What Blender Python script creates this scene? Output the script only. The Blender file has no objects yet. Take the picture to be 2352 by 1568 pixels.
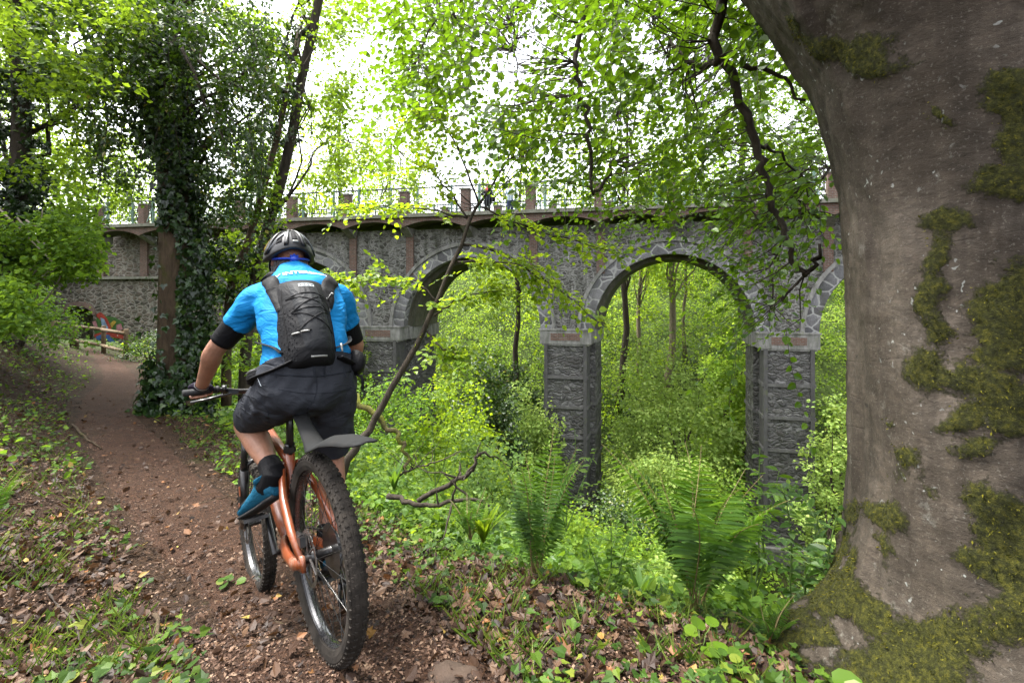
import bpy, bmesh, math, random
import numpy as np
from mathutils import Vector, Matrix
from mathutils.bvhtree import BVHTree

SC = bpy.context.scene
COL = SC.collection
F, U0, V0, CZ = 1100.0, 1176.0, 670.0, 1.6
rad = math.radians

def P(u, v, d):
    """a point seen at (u, v) of the photograph, d metres in front of the camera"""
    return np.array([(u - U0) / F * d, d, CZ - (v - V0) / F * d])

def R(seed):
    return np.random.default_rng(seed)

# ------------------------------------------------------------------ meshes
class MB:
    def __init__(s):
        s.v = []; s.f = []; s.n = 0
    def add(s, v, faces, mi=0):
        v = np.asarray(v, float).reshape(-1, 3)
        groups = {}
        if isinstance(faces, np.ndarray):
            groups[faces.shape[1]] = faces
        else:
            for f in faces:
                groups.setdefault(len(f), []).append(f)
        for k, g in groups.items():
            s.f.append((np.asarray(g, np.int64) + s.n, mi))
        s.v.append(v); s.n += len(v)
        return s
    def merge(s, o):
        for g, mi in o.f:
            s.f.append((g + s.n, mi))
        s.v += o.v; s.n += o.n
        return s
    def box(s, c, size, M=None, mi=0, taper=1.0):
        c = np.asarray(c, float); h = np.asarray(size, float) / 2
        q = np.array([[-1,-1,-1],[1,-1,-1],[1,1,-1],[-1,1,-1],[-1,-1,1],[1,-1,1],[1,1,1],[-1,1,1]], float) * h
        q[4:, :2] *= taper
        if M is not None:
            q = q @ np.asarray(M)[:3, :3].T
        return s.add(q + c, [(0,3,2,1),(4,5,6,7),(0,1,5,4),(1,2,6,5),(2,3,7,6),(3,0,4,7)], mi)
    def tube(s, pts, r, n=8, cap=True, mi=0, sq=None, up=None):
        """swept tube; r scalar or per point; sq = per point or scalar flattening of the second axis"""
        pts = np.asarray(pts, float); m = len(pts)
        r = np.broadcast_to(np.asarray(r, float), (m,)).copy()
        q = np.broadcast_to(np.asarray(1.0 if sq is None else sq, float), (m,))
        t = np.gradient(pts, axis=0)
        t /= np.linalg.norm(t, axis=1)[:, None] + 1e-12
        a = np.array(up if up is not None else (0.0, 0.0, 1.0), float)
        if abs(t[0] @ a) > .95:
            a = np.array([1.0, 0, 0]) if abs(t[0][0]) < .9 else np.array([0, 1.0, 0])
        ang = np.linspace(0, 2 * math.pi, n, endpoint=False)
        V = []
        for i in range(m):
            a = a - t[i] * (a @ t[i]); a /= np.linalg.norm(a) + 1e-12
            b = np.cross(t[i], a)
            V.append(pts[i] + r[i] * (np.cos(ang)[:, None] * b + q[i] * np.sin(ang)[:, None] * a))
        V = np.concatenate(V)
        fs = []
        for i in range(m - 1):
            for k in range(n):
                k2 = (k + 1) % n
                fs.append((i*n+k, i*n+k2, (i+1)*n+k2, (i+1)*n+k))
        if cap:
            fs.append(tuple(range(n))[::-1]); fs.append(tuple((m-1)*n + k for k in range(n)))
        return s.add(V, fs, mi)
    def loft(s, secs, n=20, cap=True, mi=0):
        """secs: list of (centre, axis a, axis b) with half-lengths in the axes; optional 4th = squareness exponent"""
        ang = np.linspace(0, 2 * math.pi, n, endpoint=False)
        V = []
        for sec in secs:
            c, a, b = [np.asarray(q, float) for q in sec[:3]]
            e = sec[3] if len(sec) > 3 else 1.0
            ca, sa = np.cos(ang), np.sin(ang)
            ca = np.sign(ca) * np.abs(ca) ** e; sa = np.sign(sa) * np.abs(sa) ** e
            V.append(c + ca[:, None] * a + sa[:, None] * b)
        m = len(secs); V = np.concatenate(V); fs = []
        for i in range(m - 1):
            for k in range(n):
                k2 = (k + 1) % n
                fs.append((i*n+k, i*n+k2, (i+1)*n+k2, (i+1)*n+k))
        if cap:
            fs.append(tuple(range(n))[::-1]); fs.append(tuple((m-1)*n + k for k in range(n)))
        return s.add(V, fs, mi)
    def ball(s, c, r, M=None, nu=16, nv=10, mi=0):
        c = np.asarray(c, float); r = np.broadcast_to(np.asarray(r, float), (3,))
        th = np.linspace(0, math.pi, nv + 1)[1:-1]; ph = np.linspace(0, 2*math.pi, nu, endpoint=False)
        V = [[0, 0, 1]]
        for t in th:
            for p in ph:
                V.append([math.sin(t)*math.cos(p), math.sin(t)*math.sin(p), math.cos(t)])
        V.append([0, 0, -1]); V = np.array(V) * r
        if M is not None: V = V @ np.asarray(M)[:3, :3].T
        fs = [(0, 1+k, 1+(k+1) % nu) for k in range(nu)]
        for i in range(nv - 2):
            for k in range(nu):
                k2 = (k+1) % nu
                fs.append((1+i*nu+k, 1+(i+1)*nu+k, 1+(i+1)*nu+k2, 1+i*nu+k2))
        last = len(V) - 1; o = 1 + (nv-2)*nu
        fs += [(last, o+(k+1) % nu, o+k) for k in range(nu)]
        return s.add(V + c, fs, mi)
    def strip(s, A, B, mi=0):
        """quads between two polylines of equal length"""
        A = np.asarray(A, float); B = np.asarray(B, float); m = len(A)
        return s.add(np.concatenate([A, B]), [(i, i+1, m+i+1, m+i) for i in range(m-1)], mi)
    def ring(s, c, ax, R0, prof, n=64, mi=0):
        """revolve a closed profile [(dr, da)] round the axis ax at radius R0"""
        c = np.asarray(c, float); ax = np.asarray(ax, float); ax /= np.linalg.norm(ax)
        e = np.cross(ax, [0, 0, 1.0]); e /= np.linalg.norm(e); g = np.cross(ax, e)
        k = len(prof); V = []
        for i in range(n):
            a = 2*math.pi*i/n; d = math.cos(a)*e + math.sin(a)*g
            for dr, da in prof: V.append(c + d*(R0+dr) + ax*da)
        fs = []
        for i in range(n):
            i2 = (i+1) % n
            for j in range(k):
                j2 = (j+1) % k
                fs.append((i*k+j, i2*k+j, i2*k+j2, i*k+j2))
        return s.add(V, fs, mi)
    def lathe(s, c, ax, prof, n=24, mi=0, cap=True):
        """open profile [(r, a)] revolved round the axis"""
        c = np.asarray(c, float); ax = np.asarray(ax, float); ax /= np.linalg.norm(ax)
        e = np.cross(ax, [0, 0, 1.0]) if abs(ax[2]) < .9 else np.array([1.0, 0, 0]); e = e - ax*(e@ax); e /= np.linalg.norm(e); g = np.cross(ax, e)
        secs = [(c + ax*a, e*r, g*r) for r, a in prof]
        return s.loft(secs, n, cap, mi)

def mesh_from(mb, name, smooth=False, inv=None):
    V = np.concatenate(mb.v) if mb.v else np.zeros((0, 3))
    if inv is not None:
        V = V @ inv[:3, :3].T + inv[:3, 3]
    me = bpy.data.meshes.new(name)
    nf = sum(len(g) for g, _ in mb.f)
    nl = sum(g.size for g, _ in mb.f)
    me.vertices.add(len(V)); me.loops.add(nl); me.polygons.add(nf)
    me.vertices.foreach_set("co", V.astype(np.float32).ravel())
    li = np.concatenate([g.ravel() for g, _ in mb.f])
    tot = np.concatenate([np.full(len(g), g.shape[1]) for g, _ in mb.f])
    mi = np.concatenate([np.full(len(g), m) for g, m in mb.f])
    st = np.concatenate([[0], np.cumsum(tot)[:-1]])
    me.loops.foreach_set("vertex_index", li.astype(np.int32))
    me.polygons.foreach_set("loop_start", st.astype(np.int32))
    me.polygons.foreach_set("material_index", mi.astype(np.int32))
    me.polygons.foreach_set("use_smooth", np.full(nf, bool(smooth)))
    me.update(calc_edges=True)
    me.validate()
    return me

MATRIX = {}
def matrix_of(o):
    while o is not None:
        if o.name in MATRIX: return MATRIX[o.name]
        o = o.parent
    return np.eye(4)

def build(name, mb, mats, parent=None, smooth=False, label=None):
    inv = np.linalg.inv(matrix_of(parent)) if parent is not None else None
    me = mesh_from(mb, name, smooth, inv)
    for m in (mats if isinstance(mats, (list, tuple)) else [mats]):
        me.materials.append(m)
    o = bpy.data.objects.new(name, me); COL.objects.link(o)
    if parent is not None: o.parent = parent
    if label: o["label"] = label
    return o

def tag(o, label=None, cat=None, group=None, kind=None):
    if label: o["label"] = label
    if cat: o["category"] = cat
    if group: o["group"] = group
    if kind: o["kind"] = kind
    return o

def thing(name, label, cat, loc, group=None, M=None):
    o = bpy.data.objects.new(name, None); COL.objects.link(o)
    o.empty_display_size = .1
    T = np.eye(4); T[:3, 3] = loc
    if M is not None: T[:3, :3] = np.asarray(M)[:3, :3]
    o.matrix_world = Matrix(T.tolist()); MATRIX[o.name] = T
    return tag(o, label, cat, group)

def copy_tree(o, loc, rz=0.0, sc=1.0, label=None):
    """copy of a thing with copies of its parts and sub-parts (mesh data shared)"""
    def rec(s, par):
        c = s.copy(); COL.objects.link(c)
        if par is not None: c.parent = par
        for ch in list(s.children): rec(ch, c)
        return c
    c = rec(o, None)
    c.location = loc; c.rotation_euler = (0, 0, rz); c.scale = (sc, sc, sc)
    if label: c["label"] = label
    return c

def bake_mods(o):
    """replace the mesh of o by its evaluated mesh"""
    dg = bpy.context.evaluated_depsgraph_get()
    dg.update()
    me = bpy.data.meshes.new_from_object(o.evaluated_get(dg), depsgraph=dg)
    old = o.data; o.modifiers.clear(); o.data = me
    me.name = old.name if False else me.name
    return o

def fuse(o, voxel, smooth=4, factor=.5, dec=None):
    m = o.modifiers.new("r", "REMESH"); m.mode = "VOXEL"; m.voxel_size = voxel; m.use_smooth_shade = True
    s = o.modifiers.new("s", "SMOOTH"); s.iterations = smooth; s.factor = factor
    return bake_mods(o)

def bvh_of(o):
    M = matrix_of(o)
    V = [Vector((M[:3, :3] @ np.array(v.co) + M[:3, 3]).tolist()) for v in o.data.vertices]
    return BVHTree.FromPolygons(V, [tuple(p.vertices) for p in o.data.polygons])

def catmull(pts, n):
    pts = np.asarray(pts, float); m = len(pts)
    t = np.linspace(0, m-1, n); i = np.clip(t.astype(int), 0, m-2); f = (t-i)[:, None]
    g = lambda k: pts[np.clip(k, 0, m-1)]
    p0, p1, p2, p3 = g(i-1), g(i), g(i+1), g(i+2)
    return .5*((2*p1)+(-p0+p2)*f+(2*p0-5*p1+4*p2-p3)*f**2+(-p0+3*p1-3*p2+p3)*f**3)

def unit(a):
    a = np.asarray(a, float)
    return a / (np.linalg.norm(a, axis=-1, keepdims=True) + 1e-12)

def smoothstep(a, b, x):
    t = np.clip((np.asarray(x, float) - a) / (b - a), 0, 1); return t*t*(3-2*t)

# cheap smooth value noise for layout (numpy)
def vnoise(x, y, seed=0):
    x = np.asarray(x, float); y = np.asarray(y, float)
    xi = np.floor(x).astype(np.int64); yi = np.floor(y).astype(np.int64)
    fx = x - xi; fy = y - yi; fx = fx*fx*(3-2*fx); fy = fy*fy*(3-2*fy)
    def h(a, b):
        k = (a*374761393 + b*668265263 + seed*974634777) & 0xffffffff
        k = ((k ^ (k >> 13)) * 1274126177) & 0xffffffff
        return ((k ^ (k >> 16)) & 0xffff) / 65535.0
    return (h(xi,yi)*(1-fx)+h(xi+1,yi)*fx)*(1-fy) + (h(xi,yi+1)*(1-fx)+h(xi+1,yi+1)*fx)*fy

# leaf shapes: (along, across, lift), faces
LEAF = {
    'ovate': ([(0,0,0),(.28,.40,.10),(.66,.34,.06),(1,0,-.10),(.66,-.34,.06),(.28,-.40,.10)], [(0,3,2,1),(0,5,4,3)]),
    'diamond': ([(0,0,0),(.45,.42,.10),(1,0,-.06),(.45,-.42,.10)], [(0,2,1),(0,3,2)]),
    'lance': ([(0,0,0),(.3,.40,.06),(.7,.30,.0),(1,0,-.14),(.7,-.30,.0),(.3,-.40,.06)], [(0,3,2,1),(0,5,4,3)]),
    'ivy': ([(0,0,0),(-.05,.36,.05),(.35,.52,.08),(.45,.28,.04),(1,0,-.08),(.45,-.28,.04),(.35,-.52,.08),(-.05,-.36,.05)],
            [(0,3,2,1),(0,4,3),(0,5,4),(0,7,6,5)]),
    'maple': ([(0,0,0),(.05,.55,.06),(.35,.30,.0),(.55,.62,-.04),(.62,.22,.02),(1,0,-.1),(.62,-.22,.02),(.55,-.62,-.04),(.35,-.30,.0),(.05,-.55,.06)],
              [(0,2,1),(0,4,3,2),(0,6,5,4),(0,8,7,6),(0,9,8)]),
    'round': ([(.02,0,0),(.05,.30,.03),(.32,.50,.06),(.68,.46,.05),(.95,.20,0),(.95,-.20,0),(.68,-.46,.05),(.32,-.50,.06),(.05,-.30,.03)],
              [(0,3,2,1),(0,5,4,3),(0,7,6,5),(0,8,7)]),
    'curl': ([(0,0,.05),(.3,.36,.22),(.68,.30,.10),(1,.05,.28),(.66,-.30,.20),(.25,-.40,.06)], [(0,3,2,1),(0,5,4,3)]),
}
def leaves(mb, pos, axis, nrm, length, width=1.0, shape='ovate', mi=0, lift=1.0):
    T, fs = LEAF[shape]; T = np.array(T)
    pos = np.asarray(pos, float); n = len(pos)
    if n == 0: return mb
    axis = unit(axis); side = unit(np.cross(nrm, axis)); nn = np.cross(axis, side)
    length = np.broadcast_to(np.asarray(length, float), (n,))
    width = np.broadcast_to(np.asarray(width, float), (n,))
    V = (pos[:, None] + length[:, None, None] * (T[None, :, 0, None]*axis[:, None]
         + (T[None, :, 1]*width[:, None])[:, :, None]*side[:, None] + lift*T[None, :, 2, None]*nn[:, None]))
    k = len(T); off = (np.arange(n)*k)[:, None]
    base = mb.n
    mb.v.append(V.reshape(-1, 3)); mb.n += n*k
    for size in sorted(set(len(f) for f in fs)):
        g = np.array([f for f in fs if len(f) == size])
        mb.f.append(((off[:, :, None] + g[None]).reshape(-1, size) + base, mi))
    return mb

def rand_dirs(rng, n, zbias=0.0, zscale=1.0):
    d = rng.normal(size=(n, 3)); d[:, 2] = d[:, 2]*zscale + zbias
    return unit(d)

# ------------------------------------------------------------------ materials
class NT:
    def __init__(s, m):
        s.t = m.node_tree; s.t.nodes.clear()
    def n(s, kind, **kw):
        nd = s.t.nodes.new("ShaderNode" + kind)
        ins = kw.pop("i", {})
        for k, v in kw.items(): setattr(nd, k, v)
        for k, v in ins.items():
            sock = nd.inputs[k]
            if isinstance(v, bpy.types.NodeSocket): s.t.links.new(v, sock)
            else: sock.default_value = v
        return nd
    def ramp(s, fac, stops, interp='LINEAR'):
        nd = s.n("ValToRGB", i={0: fac}); nd.color_ramp.interpolation = interp
        e = nd.color_ramp.elements
        while len(e) < len(stops): e.new(.5)
        for el, (p, c) in zip(e, stops):
            el.position = p; el.color = (c if not isinstance(c, (int, float)) else (c, c, c)) + ((1,) if isinstance(c, (int, float)) or len(c) == 3 else ())
        return nd.outputs[0]
    def mix(s, fac, a, b, mode='MIX'):
        nd = s.n("MixRGB", blend_type=mode, i={0: fac})
        for k, v in ((1, a), (2, b)):
            if isinstance(v, bpy.types.NodeSocket): s.t.links.new(v, nd.inputs[k])
            else: nd.inputs[k].default_value = tuple(v)+(1,) if len(v) == 3 else v
        return nd.outputs[0]
    def math(s, op, a, b=0.0, clamp=False):
        return s.n("Math", operation=op, use_clamp=clamp, i={0: a, 1: b}).outputs[0]
    def coord(s, kind='Object', scale=(1, 1, 1)):
        c = s.n("TexCoord").outputs[kind]
        return s.n("Mapping", i={"Vector": c, "Scale": scale}).outputs[0]
    def noise(s, vec, scale, detail=4, rough=.55, out='Fac'):
        return s.n("TexNoise", i={"Vector": vec, "Scale": scale, "Detail": detail, "Roughness": rough}).outputs[out]
    def voro(s, vec, scale, feature='F1', out='Distance', rnd=1.0):
        return s.n("TexVoronoi", feature=feature, i={"Vector": vec, "Scale": scale, "Randomness": rnd}).outputs[out]
    def bump(s, h, strength=.5, dist=.02, normal=None):
        i = {"Height": h, "Strength": strength, "Distance": dist}
        if normal is not None: i["Normal"] = normal
        return s.n("Bump", i=i).outputs[0]
    def out(s, sh):
        o = s.n("OutputMaterial"); s.t.links.new(sh, o.inputs[0])
    def bsdf(s, col, rough=.6, metal=0.0, spec=.3, normal=None, **kw):
        i = {"Base Color": col if isinstance(col, bpy.types.NodeSocket) else tuple(col)+(1,), "Roughness": rough, "Metallic": metal, "Specular IOR Level": spec}
        if normal is not None: i["Normal"] = normal
        i.update(kw)
        return s.n("BsdfPrincipled", i=i).outputs[0]

def mat(name):
    m = bpy.data.materials.new(name); m.use_nodes = True
    return m, NT(m)

def simple(name, col, rough=.6, metal=0.0, spec=.3, var=.15, bscale=40, bump=.1, bdist=.004, nscale=6):
    m, t = mat(name)
    c = t.coord()
    nz = t.noise(c, nscale, 5)
    dark = tuple(q*(1-var*1.6) for q in col); lite = tuple(min(1, q*(1+var)) for q in col)
    cc = t.ramp(nz, [(.3, dark), (.7, lite)])
    nm = t.bump(t.noise(c, bscale, 4), bump, bdist)
    rr = t.ramp(t.noise(c, nscale*2.3, 4), [(.3, max(0, rough-.1)), (.7, min(1, rough+.1))])
    t.out(t.bsdf(cc, rr, metal, spec, nm))
    return m

def leafmat(name, cols, trans, tcol, rough=.45, spec=.35, hue_noise=None, var=.45):
    """cols: list of (pos, colour) over a random per leaf value; trans: share of light let through, tcol its colour"""
    m, t = mat(name)
    isl = t.n("NewGeometry").outputs["Random Per Island"]
    col = t.ramp(isl, cols)
    c = t.coord('Object')
    nz = t.noise(c, hue_noise or .8, 2)
    col = t.mix(var, col, t.ramp(nz, [(.3, (.45, .52, .5)), (.7, (1, 1, 1))]), 'MULTIPLY')
    tcb = t.ramp(isl, [(0, tuple(q*.75 for q in tcol)), (1, tuple(min(1, q*1.2) for q in tcol))])
    tc = t.mix(.35, t.mix(var, tcb, t.ramp(nz, [(.3, (.45, .52, .5)), (.7, (1, 1, 1))]), 'MULTIPLY'), col)
    p = t.bsdf(col, rough, 0, spec)
    tr = t.n("BsdfTranslucent", i={"Color": tc}).outputs[0]
    mx = t.n("MixShader", i={0: trans, 1: p, 2: tr}).outputs[0]
    t.out(mx)
    return m
# ------------------------------------------------------------------ camera, sky, sun
cam = bpy.data.objects.new("camera", bpy.data.cameras.new("camera")); COL.objects.link(cam)
cam.data.sensor_width = 36; cam.data.lens = F/2352*36; cam.data.shift_y = -(783.3 - V0)/2352
cam.location = (0, 0, CZ); cam.rotation_euler = (rad(90), 0, 0)
cam.data.clip_start = .05; cam.data.clip_end = 1000
SC.camera = cam
SUN_EL, SUN_AZ = 66, -75                                  # degrees; azimuth from the view direction, clockwise
w = bpy.data.worlds.new("World"); SC.world = w; w.use_nodes = True
nt = w.node_tree; nt.nodes.clear()
sky = nt.nodes.new("ShaderNodeTexSky"); sky.sky_type = 'NISHITA'; sky.sun_disc = False
sky.sun_elevation = rad(SUN_EL); sky.sun_rotation = rad(SUN_AZ); sky.dust_density = 4.0; sky.air_density = 1.0
hs = nt.nodes.new("ShaderNodeHueSaturation"); hs.inputs["Saturation"].default_value = .22; hs.inputs["Value"].default_value = 1.0
bg = nt.nodes.new("ShaderNodeBackground"); bg.inputs[1].default_value = .15
wo = nt.nodes.new("ShaderNodeOutputWorld")
nt.links.new(sky.outputs[0], hs.inputs["Color"]); nt.links.new(hs.outputs[0], bg.inputs[0]); nt.links.new(bg.outputs[0], wo.inputs[0])
sl = bpy.data.lights.new("sun", "SUN"); sl.energy = 1.9; sl.angle = rad(10); sl.color = (1, .96, .88)
so = bpy.data.objects.new("sun", sl); COL.objects.link(so)
sd = Vector((math.sin(rad(SUN_AZ))*math.cos(rad(SUN_EL)), math.cos(rad(SUN_AZ))*math.cos(rad(SUN_EL)), math.sin(rad(SUN_EL))))
so.rotation_euler = (-sd).to_track_quat('-Z', 'Y').to_euler(); so.location = (0, 0, 30)
SC.view_settings.view_transform = 'Standard'; SC.view_settings.look = 'None'
SC.view_settings.exposure = 2.6; SC.view_settings.gamma = 1.0
SC.cycles.max_bounces = 8; SC.cycles.diffuse_bounces = 4; SC.cycles.transmission_bounces = 4; SC.cycles.glossy_bounces = 3
SC.cycles.use_denoising = True
SC.cycles.caustics_reflective = False; SC.cycles.caustics_refractive = False

# ------------------------------------------------------------------ materials of the setting
def ground_mat(name, a, b, green, gfac, scale=9):
    m, t = mat(name)
    c = t.coord()
    n1 = t.noise(c, scale, 8, .7); v = t.voro(c, scale*6, out='Color')
    col = t.ramp(n1, [(.25, a), (.75, b)])
    col = t.mix(.55, col, t.ramp(t.n("SeparateColor", i={0: v}).outputs[0], [(0, (.35, .3, .28)), (.5, (.9, .8, .7)), (1, (1.5, 1.25, 1.0))]), 'MULTIPLY')
    g = t.ramp(t.noise(c, 1.3, 6, .65), [(gfac, 0.0), (gfac+.12, 1.0)])
    col = t.mix(g, col, t.ramp(t.noise(c, 60, 3), [(.3, tuple(q*.5 for q in green)), (.7, green)]))
    if name.startswith('ground'):
        sep = t.n('SeparateXYZ', i={0: c}); far = t.ramp(t.math('MULTIPLY', sep.outputs[1], .02), [(.30, 0.0), (.50, .85)])
        col = t.mix(far, col, t.ramp(t.noise(c, 3, 6, .7), [(.3, (.012,.022,.005)), (.7, (.05,.085,.015))]))
    h = t.math('ADD', t.noise(c, scale*7, 6, .7), t.math('MULTIPLY', t.voro(c, scale*5), .6))
    t.out(t.bsdf(col, .9, 0, .15, t.bump(h, .9, .03)))
    return m
M_GROUND = ground_mat("ground_leaf_mould", (.014, .009, .006), (.052, .031, .018), (.04, .058, .008), .58)
M_PATH = ground_mat("path_earth", (.022, .012, .008), (.082, .047, .031), (.05, .034, .021), .58, 16)

def stone_mat(name, dark, light, mortar, sx=2.0, sz=4.2, mw=.10, stain=.5, bumpd=.05, jag=.35, warm=.25):
    m, t = mat(name)
    c = t.coord()
    wob = t.n("TexNoise", i={"Vector": c, "Scale": 2.6, "Detail": 3}).outputs['Color']
    cw = t.n("MixRGB", blend_type='LINEAR_LIGHT', i={0: jag*.35, 1: c, 2: wob}).outputs[0]
    cs = t.n("Mapping", i={"Vector": cw, "Scale": (sx, sx, sz)}).outputs[0]
    de = t.voro(cs, 1.0, 'DISTANCE_TO_EDGE'); vc = t.voro(cs, 1.0, 'F1', 'Color')
    r = t.n("SeparateColor", i={0: vc})
    col = t.ramp(r.outputs[0], [(0, dark), (.55, tuple((a+b)/2 for a, b in zip(dark, light))), (1, light)])
    col = t.mix(t.math('MULTIPLY', r.outputs[1], warm), col, (.20, .145, .105))
    col = t.mix(.6, col, t.ramp(t.noise(c, 14, 6, .7), [(.3, (.45, .45, .45)), (.7, (1.25, 1.25, 1.25))]), 'MULTIPLY')
    mm = t.ramp(de, [(mw*.45, 1.0), (mw, 0.0)])
    col = t.mix(mm, col, mortar)
    # rain streaks and algae: long vertical stains
    st = t.n("Mapping", i={"Vector": c, "Scale": (1.6, 1.6, .22)}).outputs[0]
    sm = t.ramp(t.noise(st, 1.4, 6, .7), [(.45, 0.0), (.68, 1.0)])
    col = t.mix(t.math('MULTIPLY', sm, stain), col, (.035, .038, .026))
    wm = t.ramp(t.noise(st, 3.1, 6, .75), [(.60, 0.0), (.72, 1.0)])
    col = t.mix(t.math('MULTIPLY', wm, .45), col, (.55, .54, .50))
    h = t.math('ADD', t.ramp(de, [(0, 0.0), (.22, .8), (.6, 1.0)]), t.math('MULTIPLY', t.noise(c, 9, 7, .72), .8))
    t.out(t.bsdf(col, .88, 0, .2, t.bump(h, .95, bumpd)))
    return m
M_RUBBLE = stone_mat("rubble_stone", (.045, .043, .040), (.185, .182, .170), (.185, .182, .170), 3.3, 6.2, .13, .75, .05, .5, .08)
M_SHAFT = stone_mat("rock_faced_stone", (.042, .041, .041), (.165, .162, .158), (.075, .073, .071), 2.6, 6.2, .10, .35, .07, .6, .08)
M_ABUT = stone_mat("abutment_stone", (.035, .031, .027), (.115, .097, .078), (.15, .138, .118), 2.2, 4.4, .13, .55, .05, .4, .3)
M_VOUSS = stone_mat("arch_ring_stone", (.07, .07, .074), (.18, .18, .187), (.25, .25, .24), 1.5, 1.9, .07, .35, .03, .25, .08)
def render_mat(name, col, stain=(.04, .045, .03), amt=.75):
    m, t = mat(name)
    c = t.coord()
    base = t.ramp(t.noise(c, 5, 8, .7), [(.25, tuple(q*.6 for q in col)), (.75, tuple(min(1, q*1.3) for q in col))])
    st = t.n("Mapping", i={"Vector": c, "Scale": (1.8, 1.8, .3)}).outputs[0]
    s1 = t.ramp(t.noise(st, 1.7, 7, .72), [(.42, 0.0), (.66, 1.0)])
    base = t.mix(t.math('MULTIPLY', s1, amt), base, stain)
    s2 = t.ramp(t.noise(c, 2.4, 6, .7), [(.58, 0.0), (.7, 1.0)])
    base = t.mix(t.math('MULTIPLY', s2, .5), base, (.09, .11, .03))
    t.out(t.bsdf(base, .85, 0, .2, t.bump(t.noise(c, 22, 7, .7), .6, .02)))
    return m
M_BAND = render_mat("dressed_stone", (.20, .195, .185))
M_STRING = render_mat("string_stone", (.10, .097, .093), (.03,.03,.028), .5)
M_QUOIN = render_mat('quoin_stone', (.075, .073, .071), (.02,.02,.02), .5)
M_SOFFIT = render_mat("soffit_mortar", (.085, .08, .06), (.03, .04, .02), .8)
M_COPING = render_mat("coping_concrete", (.16, .155, .13), (.06, .07, .04), .6)
def brick_mat(name, a, b, mortar):
    m, t = mat(name)
    c = t.coord()
    sp = t.n("SeparateXYZ", i={0: c})
    xy = t.math('ADD', sp.outputs[0], sp.outputs[1])
    cc = t.n("CombineXYZ", i={0: xy, 1: sp.outputs[2], 2: 0.0}).outputs[0]
    bt = t.n("TexBrick", i={"Vector": cc, "Color1": a+(1,), "Color2": b+(1,), "Mortar": mortar+(1,), "Scale": 1.0, "Mortar Size": .012, "Brick Width": .23, "Row Height": .078})
    col = t.mix(.55, bt.outputs[0], t.ramp(t.noise(c, 7, 7, .7), [(.3, (.35, .34, .33)), (.7, (1.3, 1.25, 1.2))]), 'MULTIPLY')
    col = t.mix(t.ramp(t.noise(c, 1.8, 6, .7), [(.55, 0.0), (.75, .7)]), col, (.16, .15, .12))
    t.out(t.bsdf(col, .85, 0, .2, t.bump(t.math('ADD', bt.outputs[1], t.noise(c, 40, 4)), -.4, .01)))
    return m
M_BRICK = brick_mat("red_brick", (.125, .066, .050), (.085, .050, .040), (.13, .12, .105))
M_RAIL = simple("green_painted_iron", (.10, .17, .13), .5, .3, .4)
M_DARKRAIL = simple("dark_iron", (.05, .06, .055), .6, .5)

# ------------------------------------------------------------------ terrain
PATHPTS = np.array([(2.6,-14,-.9),(1.6,-6,-1.0),(.45,-1.2,-1.14),(-.05,.55,-1.22),(-.66,1.747,-1.347),(-1.41,2.687,-1.655),(-2.82,4.0,-1.75),
    (-4.75,5.8,-1.76),(-6.45,7.6,-1.82),(-9.06,11,-1.95),(-14.0,16.3,-2.25),(-20.2,22.3,-2.55),(-26,27.0,-2.75)])
PATH = catmull(PATHPTS, 140)
BO = np.array([.545, 25.0, 0]); BX = np.array([.9781, -.2079, 0]); BY = np.array([.2079, .9781, 0])
def path_local(x, y):
    """(signed offset to the path: + = valley side, path height, path y) for arrays"""
    x = np.asarray(x, float).ravel(); y = np.asarray(y, float).ravel()
    best = np.full(len(x), 1e9); S = np.zeros(len(x)); Z = np.zeros(len(x)); Y = np.zeros(len(x))
    for i in range(len(PATH)-1):
        a, b = PATH[i], PATH[i+1]; d = b[:2]-a[:2]; L2 = d@d
        t = np.clip(((x-a[0])*d[0] + (y-a[1])*d[1])/L2, 0, 1)
        qx = x-(a[0]+t*d[0]); qy = y-(a[1]+t*d[1]); q = np.hypot(qx, qy)
        k = q < best
        sg = np.sign(qx*d[1]-qy*d[0])
        best[k] = q[k]; S[k] = (q*sg)[k]; Z[k] = (a[2]+t*(b[2]-a[2]))[k]; Y[k] = (a[1]+t*(b[1]-a[1]))[k]
    return S, Z, Y
def softplus(x, k=.25):
    return k*np.logaddexp(0, np.asarray(x)/k)
def terr(x, y, rough=True):
    x = np.asarray(x, float); y = np.asarray(y, float); sh = np.broadcast(x, y).shape
    x = np.broadcast_to(x, sh).ravel(); y = np.broadcast_to(y, sh).ravel()
    S, Z, Y = path_local(x, y)
    L = -S
    sl = .29 + .35*smoothstep(2.2, 5.0, Y) + .30*smoothstep(5, 9, Y)
    up = sl*softplus(L-.5, .18)
    up = np.where(up > 5, 5 + (up-5)*.35, up)
    e = 1.0 + .7*smoothstep(2.9, 1.2, Y) + 1.2*smoothstep(8, 14, Y)
    dr = .66*softplus(S-e, .16) + (.04 + .09*smoothstep(3.2, 2.0, Y))*np.clip(S, 0, 3)
    z = Z + np.where(S < 0, up, -dr) 
    q = y - (25.1 - .2126*x)
    floor = -13.2
    far = floor + .62*softplus(q-6, 2.0)
    far = np.where(far > 5, 5 + (far-5)*.12, far)
    z = np.maximum(z, floor + .5*np.sin(x*.2)); 
    z = np.where(q > 2, np.maximum(z*(1-smoothstep(2, 12, q)) + far*smoothstep(2, 12, q), far), np.maximum(z, far))
    if rough:
        off = np.clip(np.abs(S)-.35, 0, 1)
        z = z + off*(.16*(vnoise(x*1.3, y*1.3, 3)-.5) + .5*smoothstep(2, 9, np.abs(S))*(vnoise(x*.35, y*.35, 5)-.5)) + .035*(vnoise(x*4.5, y*4.5, 9)-.5) + .018*(vnoise(x*13, y*13, 11)-.5)
    return (z + CZ).reshape(sh)
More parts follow.
